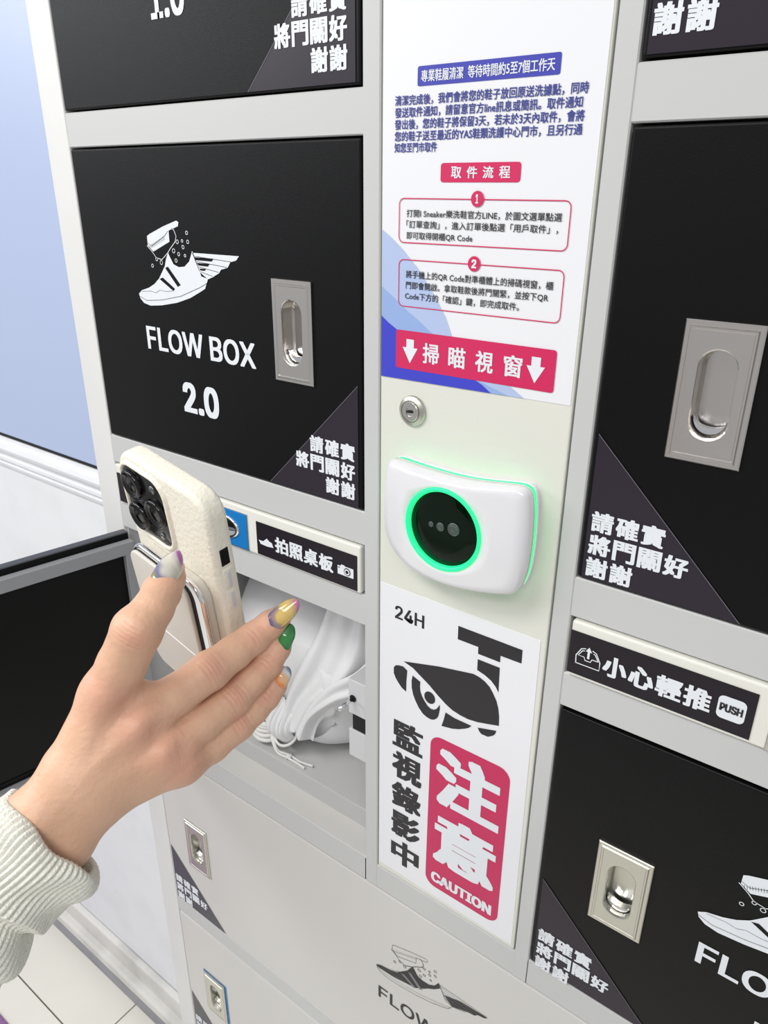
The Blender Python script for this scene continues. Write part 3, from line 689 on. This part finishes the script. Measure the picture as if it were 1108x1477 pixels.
# ================================================================ drawstring bag inside the niche
bg = thing('drawstring_bag', (-.21, .2, z0n), 'white cloth drawstring bag tied with cord inside the open compartment', 'bag')
def bag_mesh():
    bm = bmesh.new(); NU, NV = 120, 60
    knot = Vector((-.1950, .0700, .0640)); body = Vector((-.2080, .2350, .1400))
    rings = []
    for i in range(NV + 1):
        t = i / NV
        if t < .66:
            # closed body: from the far pole round to the shoulder
            q = t / .66; a = math.pi * .86 * q
            rad = math.sin(a) ** .75; ax = -math.cos(a)
            c = body.lerp(knot, max(0, (ax + .2)) * .30); rx, rz = .170 * rad, .125 * rad
            c = c + Vector((0, ax * -.125, 0)) + Vector((0, 0, 0))
        else:
            q = (t - .66) / .34
            rx0, rz0 = .170 * math.sin(math.pi * .86) ** .75, .125 * math.sin(math.pi * .86) ** .75
            c0 = body.lerp(knot, (-math.cos(math.pi * .86) + .2) * .30) + Vector((0, math.cos(math.pi * .86) * .125, 0))
            e = q * q * (3 - 2 * q)
            c = c0.lerp(knot, q)
            rx = rx0 * (1 - e) + .017 * e; rz = rz0 * (1 - e) + .013 * e
        rings.append((c, rx, rz, t))
    vr = []
    for c, rx, rz, t in rings:
        r = []
        pl = max(0, (t - .56) / .44)
        for k in range(NU):
            a = 2 * math.pi * k / NU
            pleat = 1 + pl ** 1.2 * (.13 * math.sin(7 * a + 1.1) + .07 * math.sin(13 * a + 2 * t) + .04 * math.sin(23 * a + .5)) + .030 * math.sin(3 * a + 6 * t) + .014 * math.sin(5 * a - 9 * t)
            x = c.x + rx * pleat * math.cos(a); z = c.z + rz * pleat * math.sin(a)
            y = c.y + .012 * math.sin(4 * a + 5 * t) * min(1, 3 * t) * (1 - pl)
            z = max(z, z0n + .002 + .0015 * math.sin(20 * x * 10)); x = max(min(x, -.047), -.385); z = min(z, .288)
            r.append(bm.verts.new((x, y, z)))
        vr.append(r)
    for A, B in zip(vr, vr[1:]):
        for k in range(NU): bm.faces.new((A[k], A[(k + 1) % NU], B[(k + 1) % NU], B[k]))
    bm.faces.new(vr[0][::-1])
    bmesh.ops.recalc_face_normals(bm, faces=bm.faces)
    return bm
bgm = link('bag_body', bag_mesh(), M['bag'], bg, True)
# hanging front flap of gathered cloth with a stitched hem
def flap(pts_top, pts_bot, amp, n, m, freq, name, ph=0):
    bm = bmesh.new(); g = []
    for i in range(n + 1):
        u = i / n
        a = Vector(curve(pts_top, u)); b = Vector(curve(pts_bot, u)); row = []
        for j in range(m + 1):
            v = j / m; p = a.lerp(b, v); w_ = amp * math.sin(math.pi * min(1, v * 1.0 + .12)) * (math.sin(freq * u * math.pi + ph) + .5 * math.sin(2.3 * freq * u * math.pi + 1 + ph))
            p += Vector((-.2 * w_, -w_, .25 * w_)); p.y -= .018 * math.sin(math.pi * v); row.append(bm.verts.new(p))
        g.append(row)
    for i in range(n):
        for j in range(m): bm.faces.new((g[i][j], g[i + 1][j], g[i + 1][j + 1], g[i][j + 1]))
    o = link(name, bm, M['bag'], bg, True)
    s = o.modifiers.new('s', 'SOLIDIFY'); s.thickness = .0014
    return o
def curve(p, u):
    n = len(p) - 1; k = min(int(u * n), n - 1); f = u * n - k
    P = [Vector(p[max(0, k - 1)]), Vector(p[k]), Vector(p[k + 1]), Vector(p[min(n, k + 2)])]
    return .5 * ((2 * P[1]) + (P[2] - P[0]) * f + (2 * P[0] - 5 * P[1] + 4 * P[2] - P[3]) * f * f + (3 * P[1] - P[0] - 3 * P[2] + P[3]) * f ** 3)
def drape(left, right, amp, freq, n, m, name, ph=0):
    bm = bmesh.new(); g = []
    for i in range(n + 1):
        u = i / n; a = curve(left, u); b = curve(right, u); row = []
        for j in range(m + 1):
            v = j / m; p = a.lerp(b, v)
            f = amp * (1 - .35 * u) * (math.sin(freq * v * math.pi + ph + 1.2 * u) + .4 * math.sin(2.1 * freq * v * math.pi - 2 * u))
            p.y -= f + .012 * math.sin(math.pi * min(1, v + .15)); p.z += .3 * f; row.append(bm.verts.new(p))
        g.append(row)
    for i in range(n):
        for j in range(m): bm.faces.new((g[i][j], g[i + 1][j], g[i + 1][j + 1], g[i][j + 1]))
    o = link(name, bm, M['bag'], bg, True)
    sm = o.modifiers.new('thickness', 'SOLIDIFY'); sm.thickness = .0016
    return o
drape([(-0.1375, 0.095, 0.2439), (-0.1517, 0.085, 0.1964), (-0.1715, 0.075, 0.1484), (-0.1863, 0.066, 0.104), (-0.1897, 0.056, 0.0662)], [(-0.0632, 0.1, 0.2517), (-0.0539, 0.088, 0.2119), (-0.0705, 0.078, 0.164), (-0.1237, 0.066, 0.1175), (-0.1516, 0.054, 0.0672)], .0050, 3.4, 60, 60, 'gathered_cloth')
drape([(-0.0482, 0.08, 0.2274), (-0.0807, 0.072, 0.1818), (-0.1174, 0.066, 0.1501), (-0.1461, 0.06, 0.1107), (-0.1634, 0.052, 0.0711)], [(-0.0511, 0.085, 0.159), (-0.0756, 0.078, 0.1297), (-0.1003, 0.07, 0.119), (-0.1336, 0.06, 0.091), (-0.141, 0.052, 0.0612)], .0035, 2.6, 40, 40, 'cloth_ruffle', 2)
flap([(-.212, .074, .095), (-.203, .066, .096), (-.193, .062, .096), (-.182, .062, .094), (-.174, .070, .090)], [(-.206, .058, .056), (-.198, .049, .050), (-.188, .046, .045), (-.176, .048, .046), (-.168, .056, .052)], .0035, 60, 16, 11, 'neck_frill', 1)
# cord: coil, tie and two hanging ends
bm = bmesh.new(); kc = Vector((-.2190, .0500, .0570))
for k in range(5):
    pts = []
    for q in range(40):
        a = 2 * math.pi * q / 40
        pts.append(kc + Vector(((.0170 - .0009 * k) * math.cos(a) + .0005 * k, (.012) * math.sin(a), -.018 + .0056 * k + .0022 * math.sin(a + k) )))
    tube(bm, pts, .0033, 8, True)
for k, (w1, h1, tlt) in enumerate(((.014, .027, -.5), (.018, .022, .1), (.012, .029, .7), (.016, .020, 1.2))):
    pts = []
    for q in range(28):
        a = 2 * math.pi * q / 28; px = w1 * math.cos(a); pz = .014 + h1 * .5 + h1 * .5 * math.sin(a)
        pts.append(kc + Vector((px * math.cos(tlt) + pz * .25 * math.sin(tlt), -.004 - .002 * k + px * math.sin(tlt) * .5, pz)))
    tube(bm, pts, .0027, 8, True)
tube(bm, [curve([(-.206, .050, .052), (-.196, .043, .045), (-.184, .040, .042), (-.172, .043, .047), (-.166, .050, .056), (-.172, .056, .062)], q / 24) for q in range(25)], .0018, 8)
for k in (0, 1):
    tube(bm, [curve([(-.205 + .003 * k, .045, .047), (-.196 + .003 * k, .040, .038), (-.187, .0385 + .003 * k, z0n + .0035), (-.172, .040 + .005 * k, z0n + .0025), (-.155, .040 + .004 * k, z0n + .0025), (-.143 + .006 * k, .039 + .009 * k, z0n + .0025)], q / 30) for q in range(31)], .0016, 8)
tube(bm, [(-.174, .0385, z0n + .003), (-.170, .0425, z0n + .0045), (-.172, .0465, z0n + .003)], .0026, 8)
link('drawstring', bm, M['cord'], bg, True)

# ================================================================ smartphone
PM = Matrix(((0.9863862035198427, 0.11478180539208688, -0.11775990258421637, 0.013460467261839415), (-0.0939345614331441, -0.19449489497617983, -0.9763954291149501, -0.24006374025345006), (-0.1349761300159178, 0.9741647052624818, -0.18106510250953445, 0.41218483312900234), (0, 0, 0, 1)))
PW, PH, PT = .0770, .1490, .0125
def PX(u, v, ww): return PM @ Vector((u, v, ww))
ph = thing('smartphone', PX(PW / 2, 0, -PT / 2), 'smartphone in cream pebbled leather case held up to the scanner', 'phone')
def slab(u0, u1, v0, v1, w0, w1, r, edge, seg=6, n=8):
    """rounded slab in the phone's frame, edges rounded by `edge`"""
    bm = bmesh.new(); rings = []
    for k in range(seg + 1):
        a = math.pi / 2 * k / seg; ins = edge * (1 - math.sin(a)); ww = w0 + edge * (1 - math.cos(a)); rings.append((ins, ww))
    for k in range(seg + 1):
        a = math.pi / 2 * k / seg; ins = edge * (1 - math.cos(a)); ww = w1 - edge * (1 - math.sin(a)); rings.append((ins, ww))
    loft(bm, [[tuple(PX(x, z, ww)) for x, z in rrect(u0 + i, u1 - i, v0 + i, v1 - i, max(r - i, .0004), n)] for i, ww in rings], True, True)
    return bm
link('case', slab(0, PW, 0, PH, -PT, 0, .0135, .0032), M['leather'], ph, True)
link('screen', slab(.003, PW - .003, .003, PH - .003, -PT - .0004, -PT + .001, .011, .0004, 2), M['screen'], ph, True)
# raised camera surround and the black module
def ring_loft(u0, u1, v0, v1, r, prof):
    bm = bmesh.new(); loft(bm, [[tuple(PX(x, z, ww)) for x, z in rrect(u0 + i, u1 - i, v0 + i, v1 - i, max(r - i, .001), 8)] for i, ww in prof], False); return bm
CU0, CU1, CV0, CV1 = .0045, .0415, .1015, .1425
link('camera_surround', ring_loft(CU0 - .004, CU1 + .004, CV0 - .004, CV1 + .004, .013, [(.0006, -.0012), (.0012, .0002), (.0019, .0011), (.0026, .0015), (.0033, .0015), (.0039, .0011), (.0042, -.001)]), M['leather'], ph, True)
cmod = link('camera_module', slab(CU0, CU1, CV0, CV1, -.002, .0006, .0095, .0006, 3), M['pblk'], ph, True)
def lens(u, v, r):
    bm = bmesh.new()
    prof = [(r, .0004), (r, .0026), (r - .0006, .0032), (r - .0016, .0032), (r - .0022, .0024), (r * .55, .0022), (r * .3, .0026)]
    loft(bm, [[tuple(PX(u + q * math.cos(t), v + q * math.sin(t), ww)) for t in ang] for q, ww in prof]); return link('lens', bm, M['lens'], cmod, True)
lens(.0138, .1322, .0083); lens(.0138, .1122, .0083); lens(.0322, .1222, .0083)
for u, v, r in ((.0325, .1365, .0024), (.0325, .1075, .0020)):
    bm = bmesh.new(); loft(bm, [[tuple(PX(u + q * math.cos(t), v + q * math.sin(t), ww)) for t in ang] for q, ww in ((r, .0004), (r, .0012), (r * .8, .0014))]); link('flash' if v > .12 else 'sensor', bm, M['lensg'], cmod, True)
# left-side cut-out and two volume buttons
def sidebox(v0, v1, w0, w1, d0, d1, bev):
    bm = bmesh.new(); add_box(bm, PW + d0, PW + d1, v0, v1, w0, w1, bev, 3)
    for q in bm.verts: q.co = PX(*q.co)
    return bm
link('switch_cutout', sidebox(PH - .0405, PH - .0300, -PT / 2 - .0027, -PT / 2 + .0027, -.001, .00025, .0006), M['pblk'], ph)
for a, b in ((.0545, .0440), (.0680, .0575)):
    vb = link('volume_button', sidebox(PH - a, PH - b, -PT / 2 - .0013, -PT / 2 + .0013, -.001, .0010, .0006), M['latch'], ph, True)
    link('button_surround', sidebox(PH - a - .0016, PH - b + .0016, -PT / 2 - .0028, -PT / 2 + .0028, -.001, .0005, .0005), M['leather'], vb, True)
# magnetic card wallet with its chrome stand ring
wl = link('card_wallet', slab(.0105, .0690, .0060, .0955, 0, .0062, .0100, .0012, 3), M['wallet'], ph, True, 'grey magnetic card wallet with chrome rim')
link('chrome_rim', slab(.0085, .0712, .0040, .0980, .0052, .0085, .0110, .0014, 4), M['chrome'], wl, True)
link('flap_gap', slab(.0100, .0655, .0070, .0952, .0080, .0088, .0090, .0003, 2), M['dark'], wl)
fp_ = link('wallet_flap', slab(.0092, .0628, .0080, .0945, .0086, .0110, .0085, .0010, 3), M['wallet'], wl, True)
bm = bmesh.new(); tube(bm, [PX(.0102, .0440, .0109), PX(.0618, .0440, .0109)], .0004, 6)
link('fold_line', bm, M['paper'], wl)

# ================================================================ person: right hand and forearm as one skin surface
H = {}
H['index'] = [(0.0883, -0.3279, 0.4635, 0.0108), (0.0949, -0.3211, 0.4797, 0.011), (0.1029, -0.3161, 0.4983, 0.0112), (0.1017, -0.3058, 0.504, 0.009), (0.0968, -0.297, 0.5069, 0.0088), (0.0903, -0.2878, 0.5078, 0.0078), (0.0852, -0.2815, 0.5088, 0.0063)]
H['middle'] = [(0.0997, -0.3212, 0.4476, 0.0112), (0.1033, -0.3015, 0.454, 0.01), (0.1085, -0.2832, 0.4608, 0.0097), (0.1106, -0.2688, 0.4644, 0.0086), (0.1126, -0.2575, 0.4676, 0.0081), (0.1155, -0.2476, 0.472, 0.0073), (0.1171, -0.2424, 0.4743, 0.0063)]
H['ring'] = [(0.1089, -0.3152, 0.4335, 0.0106), (0.1112, -0.294, 0.4369, 0.0096), (0.1143, -0.2753, 0.4421, 0.0093), (0.116, -0.263, 0.4475, 0.0083), (0.1176, -0.2538, 0.4524, 0.0078), (0.1187, -0.2467, 0.459, 0.007), (0.1187, -0.2439, 0.4617, 0.006)]
H['pinky'] = [(0.1124, -0.3086, 0.4232, 0.0096), (0.1139, -0.2912, 0.4231, 0.0088), (0.117, -0.2759, 0.4272, 0.0083), (0.1185, -0.2658, 0.4312, 0.0076), (0.1196, -0.2576, 0.435, 0.0072), (0.1205, -0.252, 0.4392, 0.0064), (0.1204, -0.2497, 0.4409, 0.0056)]
H['thumb'] = [(0.0703, -0.3358, 0.4155, 0.013), (0.0653, -0.3089, 0.4119, 0.012), (0.0597, -0.2785, 0.4055, 0.01), (0.0572, -0.2592, 0.4045, 0.0092), (0.0561, -0.2452, 0.4045, 0.008)]
H['m1'] = [(0.0883, -0.3279, 0.4635, 0.0108), (0.0855, -0.3453, 0.4349, 0.0135)]
H['m2'] = [(0.0997, -0.3212, 0.4476, 0.0112), (0.0896, -0.3454, 0.429, 0.015)]
H['m3'] = [(0.1089, -0.3152, 0.4335, 0.0104), (0.091, -0.3418, 0.4213, 0.014)]
H['m4'] = [(0.1124, -0.3086, 0.4232, 0.0094), (0.0923, -0.3363, 0.4145, 0.0115)]
H['web'] = [(0.0891, -0.3228, 0.4619, 0.0105), (0.0939, -0.3163, 0.4571, 0.0095)]
H['arm1'] = [(0.0857, -0.3515, 0.4281, 0.0132), (0.0819, -0.3669, 0.4172, 0.014), (0.0691, -0.398, 0.3973, 0.017)]
H['arm2'] = [(0.0928, -0.343, 0.4165, 0.012), (0.0883, -0.36, 0.4011, 0.014), (0.0738, -0.3898, 0.3808, 0.017)]
H['arm3'] = [(0.0858, -0.3457, 0.4212, 0.014), (0.0813, -0.3625, 0.4061, 0.0155), (0.0673, -0.3952, 0.3848, 0.018)]
H['sleeve'] = [(0.0848, -0.3621, 0.4045, 0.0), (0.0812, -0.3794, 0.395, 0.0), (0.0765, -0.3937, 0.3875, 0.0), (0.0683, -0.4116, 0.378, 0.0), (0.0546, -0.4381, 0.3627, 0.0)]
def sdf_hand(pts, prm):
    """signed distance of a chain of round cones, smooth-joined"""
    d = None
    for a, b in zip(prm, prm[1:]):
        a_ = np.array(a[:3], 'f'); b_ = np.array(b[:3], 'f'); r1, r2 = a[3], b[3]
        ba = b_ - a_; pa = pts - a_
        h = np.clip((pa @ ba) / (ba @ ba), 0, 1)
        dd = np.sqrt(((pa - h[..., None] * ba) ** 2).sum(-1)) - (r1 + (r2 - r1) * h)
        d = dd if d is None else smin(d, dd, .0022)
    return d
def smin(a, b, k):
    h = np.clip(.5 + .5 * (b - a) / k, 0, 1)
    return b * (1 - h) + a * h - k * h * (1 - h)
def surface_nets(D, org, hstep):
    nx_, ny_, nz_ = D.shape; ins = D < 0
    s = sum(ins[i:nx_ - 1 + i, j:ny_ - 1 + j, k:nz_ - 1 + k].astype(np.int8) for i in (0, 1) for j in (0, 1) for k in (0, 1))
    act = (s > 0) & (s < 8); idx = -np.ones(act.shape, np.int64); cells = np.argwhere(act); idx[act] = np.arange(len(cells))
    acc = np.zeros((len(cells), 3)); cnt = np.zeros(len(cells))
    cor = [(i, j, k) for i in (0, 1) for j in (0, 1) for k in (0, 1)]
    for a in cor:
        for ax in range(3):
            if a[ax]: continue
            b = list(a); b[ax] = 1
            va = D[cells[:, 0] + a[0], cells[:, 1] + a[1], cells[:, 2] + a[2]]; vb = D[cells[:, 0] + b[0], cells[:, 1] + b[1], cells[:, 2] + b[2]]
            m = (va < 0) != (vb < 0); t = np.where(m, va / np.where(m, va - vb, 1), 0)
            p = np.tile(np.array(a, float), (len(cells), 1)); p[:, ax] += t
            acc[m] += p[m]; cnt[m] += 1
    V = (cells + acc / cnt[:, None]) * hstep + org
    F = []
    for ax in range(3):
        o1, o2 = [(1, 2), (2, 0), (0, 1)][ax]
        sl0 = [slice(1, n - 1) for n in D.shape]; sl0[ax] = slice(0, D.shape[ax] - 1)
        sl1 = list(sl0); sl1[ax] = slice(1, D.shape[ax])
        A = ins[tuple(sl0)]; B = ins[tuple(sl1)]
        for flip, mk in ((False, A & ~B), (True, ~A & B)):
            e = np.argwhere(mk)
            if not len(e): continue
            off = np.array([1, 1, 1]); off[ax] = 0; e = e + off
            def cell(d1, d2):
                c = e.copy(); c[:, o1] -= d1; c[:, o2] -= d2; return idx[c[:, 0], c[:, 1], c[:, 2]]
            q = np.stack([cell(0, 0), cell(1, 0), cell(1, 1), cell(0, 1)], 1)
            F.append(q[:, ::-1] if flip else q)
    return V, np.concatenate(F)
allp = np.array([p[:3] for k, v in H.items() if k != 'sleeve' for p in v])
lo = allp.min(0) - .026; hi = allp.max(0) + .026; st = .00072
g = [np.arange(lo[i], hi[i], st, dtype='f') for i in range(3)]
GX = np.stack(np.meshgrid(*g, indexing='ij'), -1)
def chain(k, grow=.012):
    """distance evaluated only near the chain; large elsewhere"""
    a = np.array([p[:3] for p in H[k]]); r = max(p[3] for p in H[k]) + grow
    sl = tuple(slice(max(0, int((a[:, i].min() - r - lo[i]) / st)), int((a[:, i].max() + r - lo[i]) / st) + 2) for i in range(3))
    D = np.full(GX.shape[:3], .05, 'f'); D[sl] = sdf_hand(GX[sl], H[k]); return D
palm = None
for k in ('m1', 'm2', 'm3', 'm4', 'arm1', 'arm2', 'arm3'):
    d_ = chain(k, .02); palm = d_ if palm is None else smin(palm, d_, .008)
palm = smin(palm, chain('web'), .008)
palm = smin(palm, chain('thumb'), .010)
fing = None
for k in ('index', 'middle', 'ring', 'pinky'):
    d_ = chain(k); fing = d_ if fing is None else smin(fing, d_, .0012)
D = smin(palm, fing, .0065)
camv = np.array(CAM)
def bump_at(px, rad, amt):
    """raise (amt > 0) or sink the skin around a point"""
    global D
    p = np.array(px[:3]); i0 = [max(0, int((p[i] - 3 * rad - lo[i]) / st)) for i in range(3)]; i1 = [int((p[i] + 3 * rad - lo[i]) / st) + 2 for i in range(3)]
    sl = tuple(slice(a, b) for a, b in zip(i0, i1)); q = GX[sl] - p.astype('f')
    D[sl] -= amt * np.exp(-(q ** 2).sum(-1) / (2 * rad * rad))
def dorsal(p, extra=0.0):
    v = camv - np.array(p[:3]); v /= np.linalg.norm(v); return np.array(p[:3]) + v * (p[3] + extra)
for k in ('index', 'middle', 'ring', 'pinky'):
    bump_at(dorsal(H[k][0], -.001), .0056, .0023)
    bump_at(dorsal(H[k][2]), .0045, .0007)
# wrist bone, tendons
bump_at(dorsal(H['arm2'][0], -.001), .008, .0016)
for k, mk in (('index', 'm1'), ('middle', 'm2'), ('ring', 'm3'), ('pinky', 'm4')):
    for q in range(10):
        t_ = q / 9; a_, b_ = np.array(H[mk][0]), np.array(H[mk][1]); c_ = a_ * (1 - t_) + b_ * t_
        bump_at(dorsal(c_, -.001), .0024, .00075 * (1 - .6 * t_))
for a_, b_ in ((('m1', 0), ('m2', 0)), (('m2', 0), ('m3', 0)), (('m3', 0), ('m4', 0))):
    bump_at((dorsal(H[a_[0]][0]) + dorsal(H[b_[0]][0])) / 2 + (dorsal(H['m2'][0]) - dorsal(H['m2'][1])) * .06, .0045, -.0021)
V, F = surface_nets(D, lo, st)
for _ in range(2):   # light smoothing
    acc = np.zeros_like(V); cn = np.zeros(len(V))
    for a, b in ((0, 1), (1, 2), (2, 3), (3, 0)):
        np.add.at(acc, F[:, a], V[F[:, b]]); np.add.at(acc, F[:, b], V[F[:, a]]); np.add.at(cn, F[:, a], 1); np.add.at(cn, F[:, b], 1)
    V = V * .5 + .5 * acc / cn[:, None]
# creases over the finger joints, cut along lines across each finger
flush = np.zeros(len(V))
for k in ('index', 'middle', 'ring', 'pinky'):
    P3 = H[k]
    for ji, amp, lines in ((2, .00062, (-.0036, -.0016, .0004, .0024, .0042)), (4, .0004, (-.0012, .0008))):
        p = np.array(P3[ji][:3]); t = np.array(P3[ji + 1][:3]) - np.array(P3[ji - 1][:3]); t /= np.linalg.norm(t)
        v = camv - p; v /= np.linalg.norm(v); q = V - p; s_ = q @ t; dv = q @ v; side = np.linalg.norm(q - np.outer(s_, t) - np.outer(dv, v), axis=1)
        m = np.exp(-(side / (P3[ji][3] * .75)) ** 2) * (dv > 0) * (np.abs(s_) < .014) * 1.0
        for c in lines:
            V -= (v * (amp * m * np.exp(-((s_ - c + .06 * side) / .00072) ** 2))[:, None])
        flush = np.maximum(flush, .55 * np.exp(-(s_ / .006) ** 2) * m)
    for ji, a_, sg in ((0, .45, .009), (5, .35, .006)):
        q = V - dorsal(P3[ji]); flush = np.maximum(flush, a_ * np.exp(-(q ** 2).sum(1) / (2 * sg * sg)))
me = bpy.data.meshes.new('person'); me.from_pydata(V.tolist(), [], F.tolist()); me.update()
at = me.attributes.new('flush', 'FLOAT', 'POINT'); at.data.foreach_set('value', flush.astype('f'))
person = link('person', me, M['skin'], None, True)
tag(person, 'right hand with painted nails and bare wrist, cream sweater cuff, holding the smartphone', 'person')

# fingernails: curved, almond shaped
N = {}
N['index'] = [(0.1008, -0.2999, 0.5136), (0.0981, -0.2914, 0.518), (0.0936, -0.2821, 0.5213)]
N['middle'] = [(0.1203, -0.2522, 0.4757), (0.1247, -0.2463, 0.4818), (0.1276, -0.2389, 0.4867)]
N['ring'] = [(0.1239, -0.2499, 0.461), (0.1245, -0.246, 0.4676), (0.124, -0.241, 0.4724)]
N['pinky'] = [(0.1254, -0.2548, 0.4422), (0.1259, -0.2515, 0.4465), (0.1258, -0.2465, 0.4497)]
def make_nail(k, half, curl, mk, roll=0.0):
    p0, p1, p2 = [Vector(p) for p in N[k]]
    bm = bmesh.new(); n, m = 18, 12; rows = []
    ax = (p2 - p0).normalized(); outw = (CAM - p1).normalized(); outw = (outw - ax * outw.dot(ax)).normalized()
    if roll: outw = Matrix.Rotation(roll, 3, ax) @ outw
    side = ax.cross(outw).normalized()
    for i in range(n + 1):
        t = i / n
        c = p0.lerp(p1, t * 2) if t < .5 else p1.lerp(p2, t * 2 - 1)
        wd = half * (math.sqrt(max(0, 1 - (1 - min(1, t / .22)) ** 2)) if t < .22 else (1 if t < .5 else math.cos((t - .5) / .5 * math.pi / 2) ** .55)) + .0002
        row = []
        for j in range(m + 1):
            s = (j / m * 2 - 1); a = s * 1.15
            row.append(bm.verts.new(c + side * (wd * math.sin(a) / math.sin(1.15)) + outw * ((math.cos(a) - 1) * wd * curl)))
        rows.append(row)
    for i in range(n):
        for j in range(m): bm.faces.new((rows[i][j], rows[i + 1][j], rows[i + 1][j + 1], rows[i][j + 1]))
    bmesh.ops.recalc_face_normals(bm, faces=bm.faces)
    o = link('fingernail', bm, M[mk], person, True)
    at_ = o.data.attributes.new('nail_t', 'FLOAT', 'POINT')
    at_.data.foreach_set('value', [i / n * .72 + (j / m - .5) * .30 for i in range(n + 1) for j in range(m + 1)])
    sm = o.modifiers.new('thickness', 'SOLIDIFY'); sm.thickness = .0006; sm.offset = 0
    return o
make_nail('index', .0054, .95, 'nail_index')['label'] = 'marbled purple, white and grey nail'
make_nail('middle', .0047, .95, 'nail_middle')['label'] = 'yellow nail with pink and grey swirls'
make_nail('ring', .0042, .95, 'nail_ring')['label'] = 'glossy green nail'
make_nail('pinky', .0040, .95, 'nail_pinky')['label'] = 'orange, white and grey nail'

# sweater sleeve: ribbed turned cuff and puffed knit behind it
def sleeve():
    ctrl = [Vector(p[:3]) for p in H['sleeve']]
    bm = bmesh.new(); NU = 384; rows = []
    prof = []   # (t along, radius, rib amplitude)
    for i in range(14): prof.append((.30 - i * .021, .0205 + .0002 * i, .0006))       # inner side of the cuff
    for a in range(7): prof.append((.0 - .012 * math.sin(math.pi * a / 6), .0238 + .0022 * (1 - math.cos(math.pi * a / 6)) / 1, .0008))
    for i in range(1, 26): prof.append((.0 + i * .0165, .0282 + .0016 * math.sin(i * .28), .0013))
    for i in range(1, 12): prof.append((.42 + i * .008, .0290 - .0055 * math.sin(math.pi / 2 * i / 11), .0010))
    for i in range(1, 26): prof.append((.508 + i * .010, .0235 + .0105 * math.sin(math.pi * min(1, i / 22.) * .62), .0011))
    for i in range(1, 30): prof.append((.758 + i * .0155, .0325 - .004 * math.sin(i * .5) , .0009))
    nseg = len(ctrl) - 1
    for t, r, rib in prof:
        tt = min(max(t, -.05), 1.2)
        c = curve(ctrl, min(max(tt / 1.25, 0), 1)) if tt >= 0 else ctrl[0] + (ctrl[0] - ctrl[1]) * (-tt * 2.2)
        e = .02; d = (curve(ctrl, min(1, max(tt, 0) / 1.25 + e)) - curve(ctrl, max(0, max(tt, 0) / 1.25 - e))).normalized()
        u = d.cross(Vector((0, 0, 1))).normalized(); v = d.cross(u)
        row = []
        for k in range(NU):
            a = 2 * math.pi * k / NU
            rr = r + rib * .85 * (abs(math.sin(32 * a)) ** .8 * 1.6 - .8) + .0011 * math.sin(3 * a + t * 9) + .0006 * math.sin(7 * a - t * 25)
            row.append(bm.verts.new(c + (u * math.cos(a) + v * math.sin(a)) * rr + d * (.0010 * math.sin(5 * a + 2))))
        rows.append(row)
    for A, B in zip(rows, rows[1:]):
        for k in range(NU): bm.faces.new((A[k], A[(k + 1) % NU], B[(k + 1) % NU], B[k]))
    bmesh.ops.recalc_face_normals(bm, faces=bm.faces)
    return bm
link('sweater_sleeve', sleeve(), M['knit'], person, True)
